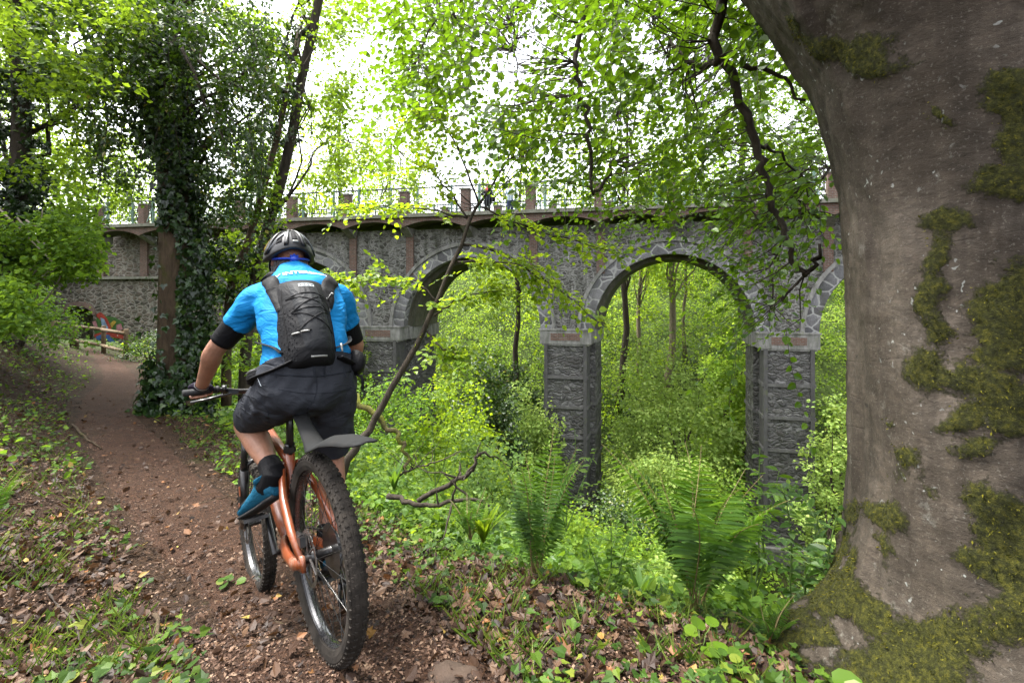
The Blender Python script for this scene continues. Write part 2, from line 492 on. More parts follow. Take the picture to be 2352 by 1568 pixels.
def tz(x, y): return float(terr(np.array([x]), np.array([y]))[0])

def stretched(lo, hi, c, n, k):
    u = np.linspace(-1, 1, n); s = np.sinh(k*u)/math.sinh(k)
    return np.where(s < 0, c + s*(c-lo), c + s*(hi-c))
gx = stretched(-160, 160, -1.0, 340, 5.6); gy = stretched(-40, 220, 2.6, 340, 5.6)
X, Y_ = np.meshgrid(gx, gy); Zg = terr(X, Y_)
nx, ny = len(gx), len(gy)
idx = np.arange(nx*ny).reshape(ny, nx)
gq = np.stack([idx[:-1, :-1], idx[:-1, 1:], idx[1:, 1:], idx[1:, :-1]], -1).reshape(-1, 4)
mb = MB().add(np.stack([X, Y_, Zg], -1), gq)
tag(build("ground", mb, M_GROUND, smooth=True), "leafy valley ground with a steep bank", None, None, "structure")
# trodden path: a sheet that domes a little over the ground and dips under it at ragged edges
pr = catmull(PATHPTS[1:], 260); tang = unit(np.gradient(pr[:, :2], axis=0)); nr = np.stack([tang[:, 1], -tang[:, 0]], -1)
ks = np.linspace(-1, 1, 19); V = []
for i, (p, nn_) in enumerate(zip(pr, nr)):
    dst = i*.09
    wl = .38 + .16*(vnoise(i*.13, 1.5, 21)-.5) + .15*smoothstep(2.5, 1.2, p[1]); wr = .40 + .16*(vnoise(i*.13, 7.5, 22)-.5) + .3*smoothstep(2.5, 1.2, p[1])
    for k in ks:
        s_ = k*(wr if k > 0 else wl)
        V.append((p[0]+nn_[0]*s_, p[1]+nn_[1]*s_, .018 - .05*abs(k)**5))
V = np.array(V); V[:, 2] += terr(V[:, 0], V[:, 1])
idx = np.arange(len(V)).reshape(len(pr), len(ks))
gq = np.stack([idx[:-1, :-1], idx[:-1, 1:], idx[1:, 1:], idx[1:, :-1]], -1).reshape(-1, 4)
tag(build("path", MB().add(V, gq), M_PATH, smooth=True), "narrow trodden brown earth path along the bank", None, None, "structure")

# ------------------------------------------------------------------ viaduct
BM = np.eye(4); BM[:3, 0] = BX; BM[:3, 1] = BY
BLOC = BO + np.array([0, 0, CZ])
via = thing("viaduct", "grey stone viaduct with tall arches and red brick parapet posts across the valley", "viaduct", BLOC, None, BM)
BYS = np.array([.306, .952, 0])                                   # the arches run a little askew through the viaduct
def bmat_pts(mb):          # bridge-local -> world
    for i, v in enumerate(mb.v):
        mb.v[i] = v @ np.stack([BX, BYS, [0, 0, 1]]) + BLOC
    return mb
def bpart(name, mb, m, parent=via, smooth=False, label=None):
    return build(name, bmat_pts(mb), m, parent, smooth, label)
SPX = 10.4; PIERS = [2.25 + SPX*k for k in (-2, -1, 0, 1, 2)]      # the first one is the abutment's end
T0, T1 = .3, 4.4                                                 # front and back plane of the spandrels
ZS, AR = -1.95, 3.85                                            # springing height, arch radius
ZTOP = 3.45
ARCHC = [p + SPX/2 for p in PIERS[:-1]] + [PIERS[-1] + SPX/2]
ang = np.linspace(math.pi, 0, 41)
def wall_face(Y, flip):
    mb = MB()
    for c in ARCHC:
        ax = c + AR*np.cos(ang); az = ZS + AR*1.0*np.sin(ang)
        low = np.stack([ax, np.full(41, Y), az], -1); top = np.stack([ax, np.full(41, Y), np.full(41, ZTOP)], -1)
        mb.strip(low, top)
        for s, xx in ((-1, c-AR), (1, c+AR)):
            x2 = c + s*SPX/2
            mb.add([(min(xx, x2), Y, ZS), (max(xx, x2), Y, ZS), (max(xx, x2), Y, ZTOP), (min(xx, x2), Y, ZTOP)], [(0, 1, 2, 3)])
    return mb
mb = wall_face(T0, False); mb.merge(wall_face(T1, True))
bpart("spandrel_wall", mb, M_RUBBLE)
XL, XR = PIERS[0] - 1.4, ARCHC[-1] + SPX/2
for c in ARCHC:
    # soffit barrel with a recessed rib, ring of cut stone proud of the wall and a thin moulding over it
    def arc(r, y): return np.stack([c + r*np.cos(ang), np.full(41, y), ZS + r*np.sin(ang)], -1)
    mb = MB(); mb.strip(arc(AR, T0+.002), arc(AR, T0+.75)); mb.strip(arc(AR, T0+.75), arc(AR-.22, T0+.75)); mb.strip(arc(AR-.22, T0+.75), arc(AR-.22, T1-.75))
    mb.strip(arc(AR-.22, T1-.75), arc(AR, T1-.75)); mb.strip(arc(AR, T1-.75), arc(AR, T1-.002))
    bpart("arch_soffit", mb, M_SOFFIT)
    mb = MB(); f = T0-.07
    mb.strip(arc(AR-.005, f), arc(AR+.62, f)); mb.strip(arc(AR+.62, f), arc(AR+.62, T0+.1)); mb.strip(arc(AR-.005, T0+.4), arc(AR-.005, f))
    ringo = bpart("arch_ring", mb, M_VOUSS)
    mb = MB(); f2 = T0-.17
    mb.strip(arc(AR+.625, f2), arc(AR+.80, f2)); mb.strip(arc(AR+.80, f2), arc(AR+.80, T0+.1)); mb.strip(arc(AR+.625, T0), arc(AR+.625, f2))
    bpart("arch_moulding", mb, M_BAND, ringo)
for i, c in enumerate(PIERS):
    if i == 0: continue
    zb = -13.9
    mb = MB()
    h = (-2.66) - zb
    mb.box((c, .55, zb + h/2), (2.16, 1.1, h)); mb.box((c, 2.3, zb + h/2 - .003), (2.70, 2.4, h)); mb.box((c, 4.1, zb + h/2), (2.16, 1.2, h))
    pr_ = bpart("pier", mb, M_SHAFT)
    mb = MB(); mb.box((c, .4, -2.31), (2.62, 1.0, .70)); mb.box((c, 2.3, -2.312), (2.94, 2.9, .69)); mb.box((c, 4.2, -2.31), (2.62, 1.0, .70))
    mb.box((c, .4, -2.70), (2.40, .94, .09)); mb.box((c, .4, -1.93), (2.74, 1.06, .07))
    im = bpart("impost", mb, M_BAND, pr_)
    bpart("brick_plaque", MB().box((c, -.105, -2.29), (1.5, .02, .36)), M_BRICK, pr_)
    for k in range(6):
        z = -4.36 - 1.52*k
        mb = MB(); mb.box((c, .55, z), (2.30, 1.26, .15)); mb.box((c, 2.3, z), (2.84, 2.5, .147)); mb.box((c, 4.1, z), (2.3, 1.3, .15))
        bpart("string_course", mb, M_STRING, pr_)
    mb = MB(); mb.box((c, .5, -13.0), (2.75, 1.5, 1.9)); mb.box((c, .5, -11.98), (2.9, 1.6, .16))
    bpart("plinth", mb, M_BAND, pr_)
    # quoin strips on the edges of the front shaft
    for s in (-1, 1):
        bpart("quoin_strip", MB().box((c + s*1.0, .45, (zb-2.66)/2), (.17, 1.12, h-.02)), M_QUOIN, pr_)
# brick pilaster strips, corbels, scalloped brick band, coping, parapet posts, railing
CORB = [2.25 + SPX/6*k for k in range(-17, 13, 2)]
CORB = [x for x in CORB if XL - 14 < x < XR]
OV = -.62
for x in CORB:
    if x > XL + 1 and abs(((x - 2.25) % SPX) - SPX/2) > 1.0: bpart("brick_pilaster", MB().box((x, T0-.03, 2.2), (.42, .14, 2.5)), M_BRICK)
    mb = MB()
    mb.add([(x-.24, T0+.02, 3.5), (x+.24, T0+.02, 3.5), (x-.24, OV+.05, 3.5), (x+.24, OV+.05, 3.5), (x-.18, T0+.02, 2.95), (x+.18, T0+.02, 2.95)],
           [(0, 2, 4), (1, 5, 3), (2, 3, 5, 4), (0, 1, 3, 2)])
    bpart("corbel", mb, M_BAND)
mb = MB(); sof = MB(); xs_all = sorted(CORB)
for a, b in zip(xs_all[:-1], xs_all[1:]):
    m_ = 17; tt = np.linspace(0, 1, m_); xx = a + (b-a)*tt; zz = 3.46 + .36*np.sqrt(np.clip(1-(2*tt-1)**2*1.0, 0, 1))*1.0
    zz = 3.46 + .34*(1-(2*tt-1)**2)
    lo = np.stack([xx, np.full(m_, OV), zz], -1); hi = np.stack([xx, np.full(m_, OV), np.full(m_, 3.99)], -1); bk = np.stack([xx, np.full(m_, T0+.05), zz], -1)
    mb.strip(lo, hi); sof.strip(bk, lo)
bpart("brick_band", mb, M_BRICK); bpart("scallop_vault", sof, M_SOFFIT)
mb = MB(); x0, x1 = xs_all[0], xs_all[-1]
mb.box(((x0+x1)/2, OV+.25, 4.085), (x1-x0+.4, .8, .19)); mb.box(((x0+x1)/2, (OV+T1)/2+.3, 4.03), (x1-x0+.3, T1-OV+.4, .16))
mb.box(((x0+x1)/2, T1+.35, 4.085), (x1-x0+.4, .8, .19))
bpart("coping", mb, M_COPING)
for yy in (OV+.3, T1+.35):
    for i, x in enumerate(xs_all):
        po = bpart("parapet_post", MB().box((x, yy, 4.78), (.44, .36, 1.2)), M_BRICK)
        bpart("post_cap", MB().box((x, yy, 5.42), (.52, .44, .09)), M_COPING, po)
    for a, b in zip(xs_all[:-1], xs_all[1:]):
        mb = MB(); a2, b2 = a+.22, b-.22
        for z, r_ in ((5.62, .035), (4.42, .02)):
            mb.box(((a+b)/2, yy, z), (b-a if z > 5 else b2-a2, r_*2, r_*2))
        for k in range(1, 20):
            mb.box((a2 + (b2-a2)*k/20, yy, 5.02), (.022, .022, 1.2))
        rl = bpart("railing", mb, M_DARKRAIL)
        for k in (.18, .82):
            mb = MB()
            mb.box((a2+(b2-a2)*k, yy-.06, 4.95), (.09, .09, 1.5))
            mb.tube([(a2+(b2-a2)*k, yy-.06, 5.3), (a2+(b2-a2)*k, yy-.42, 4.25)], .02, 5)
            bpart("railing_stanchion", mb, M_RAIL, rl)
# abutment on the near bank: solid wall, ledge, brick pillars, small brick tunnel mouth and painted graffiti
mb = MB(); AX0, AX1 = -41.0, PIERS[0]+1.35; TX0, TX1, TZ0 = -31.4, -29.0, -1.5
mb.box(((TX1+AX1)/2, 2.4, -3.0), (AX1-TX1, 3.6, 8.0)); mb.box(((AX0+TX0)/2, 2.4, -3.0), (TX0-AX0, 3.6, 8.0))
tt = np.linspace(math.pi, 0, 17); tc = (TX0+TX1)/2; tr = (TX1-TX0)/2
lo = np.stack([tc+tr*np.cos(tt), np.full(17, .6), TZ0+.55*np.sin(tt)], -1); hi = lo.copy(); hi[:, 2] = 1.0
mb.strip(lo, hi); lb = lo.copy(); lb[:, 1] = 4.2; mb.strip(lb, lo)
ab = bpart("abutment_wall", mb, M_ABUT)
mb = MB(); hi = lo.copy(); hi[:, 1] = .52; lo2 = hi.copy(); lo2[:, 0] = tc + (tr+.3)*np.cos(tt); lo2[:, 2] = TZ0 + .85*np.sin(tt)
mb.strip(hi, lo2); lo3 = lo2.copy(); lo3[:, 1] = .7; mb.strip(lo2, lo3); hi3 = hi.copy(); hi3[:, 1] = .7; mb.strip(hi3, hi)
bpart("tunnel_arch", mb, M_BRICK, ab)
mb = MB(); mb.box(((TX1+AX1)/2 - 2, 2.45, 2.47), (AX1-TX1+6, 3.5, 2.95)); bpart("upper_wall", mb, M_ABUT, ab)
bpart("ledge", MB().box(((TX1+AX1)/2-2, .55, .92), (AX1-TX1+6.2, .4, .16)), M_COPING, ab)
for x in (-28.4, -24.9, -21.4, -18.2): bpart("brick_pilaster", MB().box((x, .66, 2.2), (.55, .2, 2.4)), M_BRICK, ab)
# ------------------------------------------------------------------ foliage materials
L_BEECH = leafmat("beech_leaf", [(0, (.025,.062,.005)), (.6, (.055,.115,.007)), (1, (.10,.175,.010))], .48, (.23,.40,.010), .42, .4)
L_YOUNG = leafmat("young_leaf", [(0, (.085,.16,.008)), (.7, (.15,.25,.012)), (1, (.24,.31,.02))], .55, (.56,.72,.025), .45, .35)
L_IVY = leafmat("ivy_leaf", [(0, (.006,.016,.004)), (.6, (.013,.034,.008)), (.93, (.026,.06,.011)), (1, (.07,.11,.02))], .14, (.10,.20,.015), .32, .45)
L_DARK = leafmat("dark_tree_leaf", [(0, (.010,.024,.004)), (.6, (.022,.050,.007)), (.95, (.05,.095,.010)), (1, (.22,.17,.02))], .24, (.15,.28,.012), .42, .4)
L_MID = leafmat("tree_leaf", [(0, (.05,.105,.008)), (.6, (.10,.185,.012)), (1, (.17,.25,.018))], .5, (.42,.60,.03), .45, .35)
L_SHRUB = leafmat("shrub_leaf", [(0, (.04,.09,.010)), (.6, (.085,.17,.016)), (1, (.16,.25,.028))], .42, (.34,.54,.03), .55, .2)
L_PALE = leafmat("pale_leaf", [(0, (.07,.135,.028)), (.6, (.13,.22,.045)), (1, (.24,.33,.10))], .40, (.40,.57,.07), .55, .2)
L_LAUREL = leafmat("laurel_leaf", [(0, (.03,.075,.010)), (.6, (.06,.13,.018)), (1, (.12,.21,.03))], .34, (.28,.46,.03), .45, .3)
L_FERN = leafmat("fern_leaf", [(0, (.03,.08,.008)), (.6, (.06,.13,.012)), (1, (.11,.19,.02))], .45, (.26,.46,.02), .5, .3)
L_COVER = leafmat("ground_ivy_leaf", [(0, (.014,.034,.005)), (.5, (.034,.074,.008)), (.85, (.075,.13,.012)), (1, (.15,.17,.02))], .28, (.16,.26,.012), .55, .18)
L_GRASS = leafmat("grass_blade", [(0, (.04,.08,.008)), (.6, (.085,.14,.015)), (1, (.17,.19,.035))], .35, (.22,.32,.03), .5, .3)
L_DEAD = leafmat("dead_leaf", [(0, (.012,.006,.004)), (.35, (.036,.017,.009)), (.7, (.070,.035,.018)), (.92, (.125,.072,.042)), (.97, (.20,.075,.02)), (1, (.24,.20,.04))], .10, (.25,.12,.05), .6, .3, 2.0)
L_CHIP = leafmat("leaf_crumb", [(0, (.010,.005,.003)), (.5, (.058,.030,.019)), (.85, (.135,.078,.051)), (1, (.25,.17,.115))], .04, (.25,.12,.05), .75, .25, 2.0)

def bark_mat(name, a, b, moss=None, gl=.3, scale=8, bump=.6):
    m, t = mat(name)
    c = t.coord(); cs = t.n("Mapping", i={"Vector": c, "Scale": (1, 1, .25)}).outputs[0]
    col = t.ramp(t.noise(cs, scale*2, 8, .7), [(.3, a), (.7, b)])
    if moss is not None:
        g = t.ramp(t.noise(c, 2.6, 6, .65), [(gl, 0.0), (gl+.15, 1.0)])
        col = t.mix(g, col, t.ramp(t.noise(c, 60, 4), [(.3, tuple(q*.45 for q in moss)), (.7, moss)]))
    t.out(t.bsdf(col, .88, 0, .2, t.bump(t.math('ADD', t.noise(cs, scale*3, 8, .75), t.voro(cs, scale*2)), bump, .03)))
    return m
L_FARA = leafmat('far_sunlit_leaf', [(0, (.07,.13,.014)), (.6, (.13,.22,.022)), (1, (.22,.31,.04))], .48, (.50,.68,.06), .6, .15, .42, .6)  # leaf colour lightened to paint in the sunlit brightness of the valley
L_FARB = leafmat('far_pale_sunlit_leaf', [(0, (.11,.18,.035)), (.6, (.19,.28,.06)), (1, (.31,.39,.12))], .45, (.55,.68,.12), .6, .15, .5, .55)  # pale leaves, raised further so the colour carries the valley's sunlight
M_BARK = bark_mat("dark_bark", (.015,.012,.009), (.06,.048,.036), (.07,.08,.02), .62)
M_BARKB = bark_mat("brown_bark", (.03,.021,.013), (.085,.06,.037), (.06,.065,.012), .55)
M_BARKP = bark_mat('pale_bark', (.07,.055,.038), (.20,.165,.12), (.10,.12,.03), .55)
M_TWIG = simple("twig_bark", (.045,.035,.028), .8, 0, .2, .3, 60, .3)
M_MOSSB = bark_mat("mossy_bark", (.05,.04,.025), (.13,.10,.06), (.16,.17,.02), .42)
M_STEM = simple("green_stem", (.10,.16,.04), .6, 0, .3)
M_RACHIS = simple("fern_rachis", (.16,.12,.05), .6, 0, .3)

# ------------------------------------------------------------------ generators
def wiggle(a, b, n, amp, rng, sag=0.0):
    a = np.asarray(a, float); b = np.asarray(b, float)
    t = np.linspace(0, 1, n)[:, None]; L = np.linalg.norm(b-a)
    q = a + (b-a)*t
    off = np.cumsum(rng.normal(size=(n, 3)), 0); off -= off[0] + (off[-1]-off[0])*t
    return q + off*amp*L/math.sqrt(n) + np.array([0, 0, -1.0])*sag*L*(4*t*(1-t))

def clump(mb, centres, radii, n_per, size, rng, shape='diamond', width=.95, flat=.55, up=.9, droop=.25, jit=.35):
    """leaf clumps: each clump a few tilted plates of leaves round its centre"""
    centres = np.asarray(centres, float); N = len(centres)
    radii = np.broadcast_to(np.asarray(radii, float), (N,))
    c = np.repeat(centres, n_per, 0); r = np.repeat(radii, n_per)
    off = rng.normal(size=(N*n_per, 3)); off /= np.linalg.norm(off, axis=1)[:, None]
    off *= (rng.random(N*n_per)**.45)[:, None]
    tilt = np.repeat(rand_dirs(rng, N, 1.1), n_per, 0)
    lay = np.einsum('ij,ij->i', off, tilt)
    off -= tilt*((lay*(1-flat))[:, None])
    pos = c + off*r[:, None]
    out = unit(off + rng.normal(size=off.shape)*.5); out[:, 2] = out[:, 2]*.5 - droop
    nr = unit(tilt*up + rng.normal(size=off.shape)*jit + off*.25)
    L = size*(.65+.7*rng.random(N*n_per))
    leaves(mb, pos, out, nr, L, width, shape)
    return mb

def spray(mb, tw, a, d, nrm, L, leaf, rng, shape='ovate', width=.95, r=.0022, gap=.6, droop=.35):
    """one flat twig with alternate leaves"""
    n = max(4, int(L/(leaf*gap)))
    t = np.linspace(0, 1, n)
    d = unit(d); side = unit(np.cross(nrm, d)); nrm = unit(np.cross(d, side))
    curve = a + np.outer(t*L, d) + np.outer(t*t*L*droop, [0, 0, -1.0]) + np.outer(np.sin(t*5+rng.random()*6)*L*.03, side)
    if tw is not None: tw.tube(curve[::2] if n > 6 else curve, np.linspace(r, r*.4, len(curve[::2] if n > 6 else curve)), 4, False)
    sg = np.where(np.arange(n) % 2 == 0, 1.0, -1.0)
    ax = unit(d*.62 + side*sg[:, None]*.85 + rng.normal(size=(n, 3))*.16 + np.array([0, 0, -.14]))
    ax[-1] = d
    nn = unit(nrm + rng.normal(size=(n, 3))*.28)
    leaves(mb, curve, ax, nn, leaf*(.65+.5*rng.random(n)) * (1-.25*t), width, shape)

def limb_to(tw, pts, target, r, rng, n=6):
    """a thin branch from the nearest point of a skeleton to the target"""
    q = pts[np.argmin(np.linalg.norm(pts - target, axis=1) + .35*np.maximum(0, pts[:, 2]*0))]
    tw.tube(wiggle(q, target, n, .07, rng, .04), np.linspace(r, r*.35, n), 4, False)

def make_shrub(name, label, base, rx, ry, rz, nclump, per, leaf, m, seed, cat="shrub", group=None, shape='diamond', width=.95, stems=7, cr=.30, mstem=None, dome=True, rot=0.0, flat=.5):
    rng = R(seed); base = np.asarray(base, float)
    t = thing(name, label, cat, base, group)
    d = rand_dirs(rng, nclump, .35)
    d[:, 2] = np.abs(d[:, 2]) if dome else d[:, 2]
    rr = .55 + .5*rng.random(nclump)**.7
    bul = .75 + .5*vnoise(d[:, 0]*2+seed, d[:, 1]*2+d[:, 2]*2, seed)
    c = base + d*np.array([rx, ry, rz])*(rr*bul)[:, None]
    mb = MB(); clump(mb, c, cr*(.6+.8*rng.random(nclump))*min(rx, rz), per, leaf, rng, shape, width, flat)
    build("foliage", mb, m, t)
    tw = MB()
    for k in range(stems):
        e = c[rng.integers(nclump)]
        tw.tube(wiggle(base - [0, 0, .1], e, 7, .10, rng), np.linspace(.02*rz+.006, .004, 7), 5, False)
    if stems: build("stem", tw, mstem or M_TWIG, t)
    return t

def make_tree(name, label, base, top, r0, crown, crad, nclump, per, leaf, m, seed, group=None, bark=None, cr=.28, shape='diamond', limbs=14, lean=None, width=.95, low=.35, flat=.5):
    """crown: centre, crad: three radii"""
    rng = R(seed); base = np.asarray(base, float); top = np.asarray(top, float); crown = np.asarray(crown, float)
    t = thing(name, label, "tree", base, group)
    tr = wiggle(base - [0, 0, .3], top, 12, .035, rng)
    mb = MB(); rr = np.linspace(r0, r0*.3, 12); rr[0] *= 1.5; rr[1] *= 1.1
    mb.tube(tr, rr, 10)
    trunk = build("trunk", mb, bark or M_BARK, t, True)
    d = rand_dirs(rng, nclump, .15)
    rad_ = .35 + .65*rng.random(nclump)**.6
    bul = .6 + .75*vnoise(d[:, 0]*2.3+seed, d[:, 1]*2.3+d[:, 2]*2.3, seed)
    c = crown + d*np.asarray(crad)*(rad_*bul)[:, None]
    tw = MB(); sk = tr[4:]
    for k in rng.choice(nclump, min(limbs, nclump), replace=False):
        q = sk[min(len(sk)-1, int(rng.random()**1.2*len(sk)))]
        tw.tube(wiggle(q, c[k], 7, .12, rng, -.05), np.linspace(r0*.32, r0*.05, 7), 5, False)
    build("limb", tw, bark or M_BARK, t)
    mb = MB(); clump(mb, c, cr*(.6+.8*rng.random(nclump))*min(crad), per, leaf, rng, shape, width, flat)
    build("crown", mb, m, t)
    return t

# ------------------------------------------------------------------ the great beech on the edge of the path
def beech():
    rng = R(11)
    C = np.array([2.12, 1.97]); zg = CZ - 1.56
    t = thing("beech_tree", "massive grey mossy beech trunk close to the camera with leafy boughs hanging from it", "tree", (C[0], C[1], zg-.1))
    mb = MB(); secs = []
    n = 40; ang = np.linspace(0, 2*math.pi, n, endpoint=False)
    Vs = []; zs = np.concatenate([np.linspace(-.25, .6, 12), np.linspace(.75, 5.4, 22)])
    lobes = [(2.95, .40), (3.9, .34), (4.75, .30), (1.6, .3), (.4, .3), (5.6, .3)]
    for z in zs:
        h = max(0, z); fl = math.exp(-max(0, z)/.22)
        r = np.full(n, .615 - .02*min(h, 2)) + .03*np.cos(3*ang+1.0+.4*h) + .015*np.cos(5*ang+2)
        for a0, am in lobes:
            dd = (ang-a0+math.pi) % (2*math.pi)-math.pi
            r += am*fl*np.exp(-(dd/.42)**2)
        r += .05*fl
        sh_ = float(np.interp(zg+z-CZ, [-1.6, -.9, .15, .45, .98, 1.46, 2.0, 3.0, 4.0], [0, 0, .05, .08, .20, .48, .85, 1.3, 1.6]))
        r = r + sh_*.40; cx = C[0] - sh_*.60; cy = C[1] + .02*h
        Vs.append(np.stack([cx + r*np.cos(ang), cy + r*np.sin(ang), np.full(n, zg+z)], -1))
    Vs = np.array(Vs); m = len(zs)
    fs = [(i*n+k, i*n+(k+1) % n, (i+1)*n+(k+1) % n, (i+1)*n+k) for i in range(m-1) for k in range(n)]
    fs += [tuple(range(n))[::-1], tuple((m-1)*n+k for k in range(n))]
    mb.add(Vs.reshape(-1, 3), fs)
    # the bough that leaves the trunk towards the valley
    b = catmull([P(2000, -260, 2.6), P(1900, -330, 2.6), P(1800, -400, 2.7), P(1600, -480, 3.0), P(1350, -560, 3.6)], 16)
    mb.tube(b, np.linspace(.36, .20, 16), 16)
    m_trunk, tt = mat("beech_bark")
    o = build("trunk", mb, m_trunk, t, True)
    fuse(o, .022, 10, .5)
    # lumps and folds of the bark, then moss as an attribute of the trunk
    me = o.data; nv = len(me.vertices)
    co = np.empty(nv*3, np.float32); me.vertices.foreach_get("co", co); co = co.reshape(-1, 3)
    nrm = np.empty(nv*3, np.float32); me.vertex_normals.foreach_get("vector", nrm); nrm = nrm.reshape(-1, 3)
    a_ = np.arctan2(co[:, 1], co[:, 0])
    dsp = .040*(vnoise(a_*3.2, co[:, 2]*2.2, 71)-.5) + .022*(vnoise(a_*8, co[:, 2]*5, 72)-.5) + .010*(vnoise(a_*20, co[:, 2]*14, 73)-.5) + .006*(vnoise(a_*14, co[:, 2]*38, 74)-.5)
    co = co + nrm*dsp[:, None]
    me.vertices.foreach_set("co", co.astype(np.float32).ravel()); me.update()
    co = np.empty(nv*3, np.float32); me.vertices.foreach_get("co", co); co = co.reshape(-1, 3) + np.array(t.location)
    nrm = np.empty(nv*3, np.float32); me.vertex_normals.foreach_get("vector", nrm); nrm = nrm.reshape(-1, 3)
    u = U0 + F*co[:, 0]/co[:, 1]; v = V0 - F*(co[:, 2]-CZ)/co[:, 1]
    patches = [(1965,80,125,60),(1830,60,35,50),(2310,300,60,130),(2280,420,80,50),(2345,220,40,60),(2130,530,75,42),(2110,640,42,95),(2100,800,62,65),(2285,720,85,95),
        (2225,830,110,60),(2300,900,100,90),(2190,930,60,50),(2150,1050,65,50),(2290,1000,85,60),(2010,1180,52,62),(2050,960,40,30),(2300,1180,75,120),(2340,1350,120,160),
        (2190,1500,190,95),(1955,1330,80,75),(1890,1440,85,75),(2050,1400,60,60),(2100,1560,220,80),(1830,1500,70,50),(1990,1290,30,30),(2230,1290,60,60),(2150,270,14,18)]
    wu = 150*(vnoise(co[:, 0]*5+co[:, 1]*4, co[:, 2]*5, 41)-.5) + 70*(vnoise(co[:, 0]*13+co[:, 1]*11, co[:, 2]*13, 42)-.5)
    wv = 150*(vnoise(co[:, 0]*5+co[:, 1]*4, co[:, 2]*5, 43)-.5) + 70*(vnoise(co[:, 0]*13+co[:, 1]*11, co[:, 2]*13, 44)-.5)
    u = u + wu; v = v + wv
    mo = np.full(nv, -1.0)
    for pu, pv, ru, rv in patches:
        mo = np.maximum(mo, 1.0 - np.sqrt(((u-pu)/ru)**2 + ((v-pv)/rv)**2))
    back = (vnoise(np.arctan2(co[:, 1]-C[1], co[:, 0]-C[0])*3, co[:, 2]*2, 4)-.55)*1.6
    mo = np.where((co[:, 1] < C[1]-.45) | (co[:, 0] < C[0]+.2), mo, back)
    mo += .10 + .12*smoothstep(1.75, 2.3, co[:, 0]) + .75*(vnoise(co[:, 0]*9+co[:, 1]*7, co[:, 2]*9, 31)-.5) + .35*(vnoise(co[:, 0]*24+co[:, 1]*20, co[:, 2]*24, 32)-.5)
    co2 = np.empty(nv*3, np.float32); me.vertices.foreach_get('co', co2); co2 = co2.reshape(-1, 3) + nrm*(.009*smoothstep(.1, .5, mo)*(.5+vnoise(co[:, 0]*30+co[:, 1]*25, co[:, 2]*30, 51)))[:, None]
    me.vertices.foreach_set('co', co2.astype(np.float32).ravel()); me.update()
    at = me.attributes.new("moss", 'FLOAT', 'POINT'); at.data.foreach_set("value", np.clip(mo, -1, 1).astype(np.float32))
    c = tt.coord()
    cs = tt.n("Mapping", i={"Vector": c, "Scale": (1, 1, .5)}).outputs[0]; ch = tt.n("Mapping", i={"Vector": c, "Scale": (1, 1, 1.9)}).outputs[0]
    col = tt.ramp(tt.noise(c, 2.2, 8, .65), [(.22, (.020,.016,.012)), (.5, (.066,.053,.041)), (.78, (.135,.114,.095))])
    col = tt.mix(.7, col, tt.ramp(tt.noise(ch, 16, 8, .78), [(.32, (.35,.35,.34)), (.5, (.9,.9,.88)), (.68, (1.6,1.55,1.5))]), 'MULTIPLY')
    col = tt.mix(tt.ramp(tt.noise(cs, 1.1, 5, .6), [(.42, 0.0), (.68, .75)]), col, (.028,.021,.013))
    sv = tt.voro(tt.n('Mapping', i={'Vector': c, 'Scale': (1.0, 1.0, 2.6)}).outputs[0], 3.1)
    scar = tt.ramp(tt.math('ADD', sv, tt.math('MULTIPLY', tt.math('SUBTRACT', tt.noise(c, 30, 5), .5), .10)), [(.05, 1.0), (.10, 0.0)])
    col = tt.mix(tt.math('MULTIPLY', scar, .8), col, (.012,.010,.008))
    lp = tt.ramp(tt.math('ADD', tt.noise(c, 7, 7, .7), tt.math('MULTIPLY', tt.noise(c, 42, 5, .7), .5)), [(.88, 0.0), (.96, 1.0)])
    col = tt.mix(tt.math('MULTIPLY', lp, .6), col, (.17,.165,.145))
    stv = tt.n('Mapping', i={'Vector': c, 'Scale': (5.0, 5.0, .55)}).outputs[0]
    col = tt.mix(tt.ramp(tt.noise(stv, 1.6, 6, .65), [(.45, 0.0), (.66, .7)]), col, (.022,.017,.012))
    fl = tt.ramp(tt.noise(c, 95, 3, .6), [(.60, 0.0), (.68, 1.0)])                     # fine pale flecks
    col = tt.mix(tt.math('MULTIPLY', fl, .45), col, (.15,.135,.115))
    lv = tt.voro(tt.n("MixRGB", blend_type='LINEAR_LIGHT', i={0: .06, 1: c, 2: tt.n("TexNoise", i={"Vector": c, "Scale": 22.0}).outputs['Color']}).outputs[0], 17)
    lm = tt.math('MULTIPLY', tt.ramp(lv, [(.12, 1.0), (.17, 0.0)]), tt.ramp(tt.noise(c, 3.3, 4), [(.5, 0.0), (.58, 1.0)]))
    col = tt.mix(tt.math('MULTIPLY', lm, .85), col, (.24,.25,.235))                    # lichen spots
    crk = tt.ramp(tt.voro(ch, 3.2, 'DISTANCE_TO_EDGE'), [(.0, 1.0), (.025, 0.0)])
    crk = tt.math('MULTIPLY', crk, tt.ramp(tt.noise(c, 4.5, 4), [(.5, 0.0), (.62, 1.0)]))
    col = tt.mix(tt.math('MULTIPLY', crk, .25), col, (.03,.025,.02))
    ma = tt.n("Attribute", attribute_name="moss").outputs["Fac"]
    mm = tt.ramp(tt.math('ADD', ma, tt.math('MULTIPLY', tt.math('SUBTRACT', tt.noise(c, 26, 8, .78), .5), 1.9)), [(.16, 0.0), (.40, 1.0)])
    mcol = tt.ramp(tt.noise(c, 55, 6, .75), [(.3, (.006,.008,.002)), (.5, (.040,.043,.006)), (.72, (.14,.13,.015))])
    col = tt.mix(mm, col, mcol)
    h = tt.math('ADD', tt.math('MULTIPLY', tt.noise(ch, 34, 8, .8), .55), tt.math('MULTIPLY', tt.noise(c, 5, 6), .6))
    h = tt.math('SUBTRACT', h, tt.math('MULTIPLY', crk, .12))
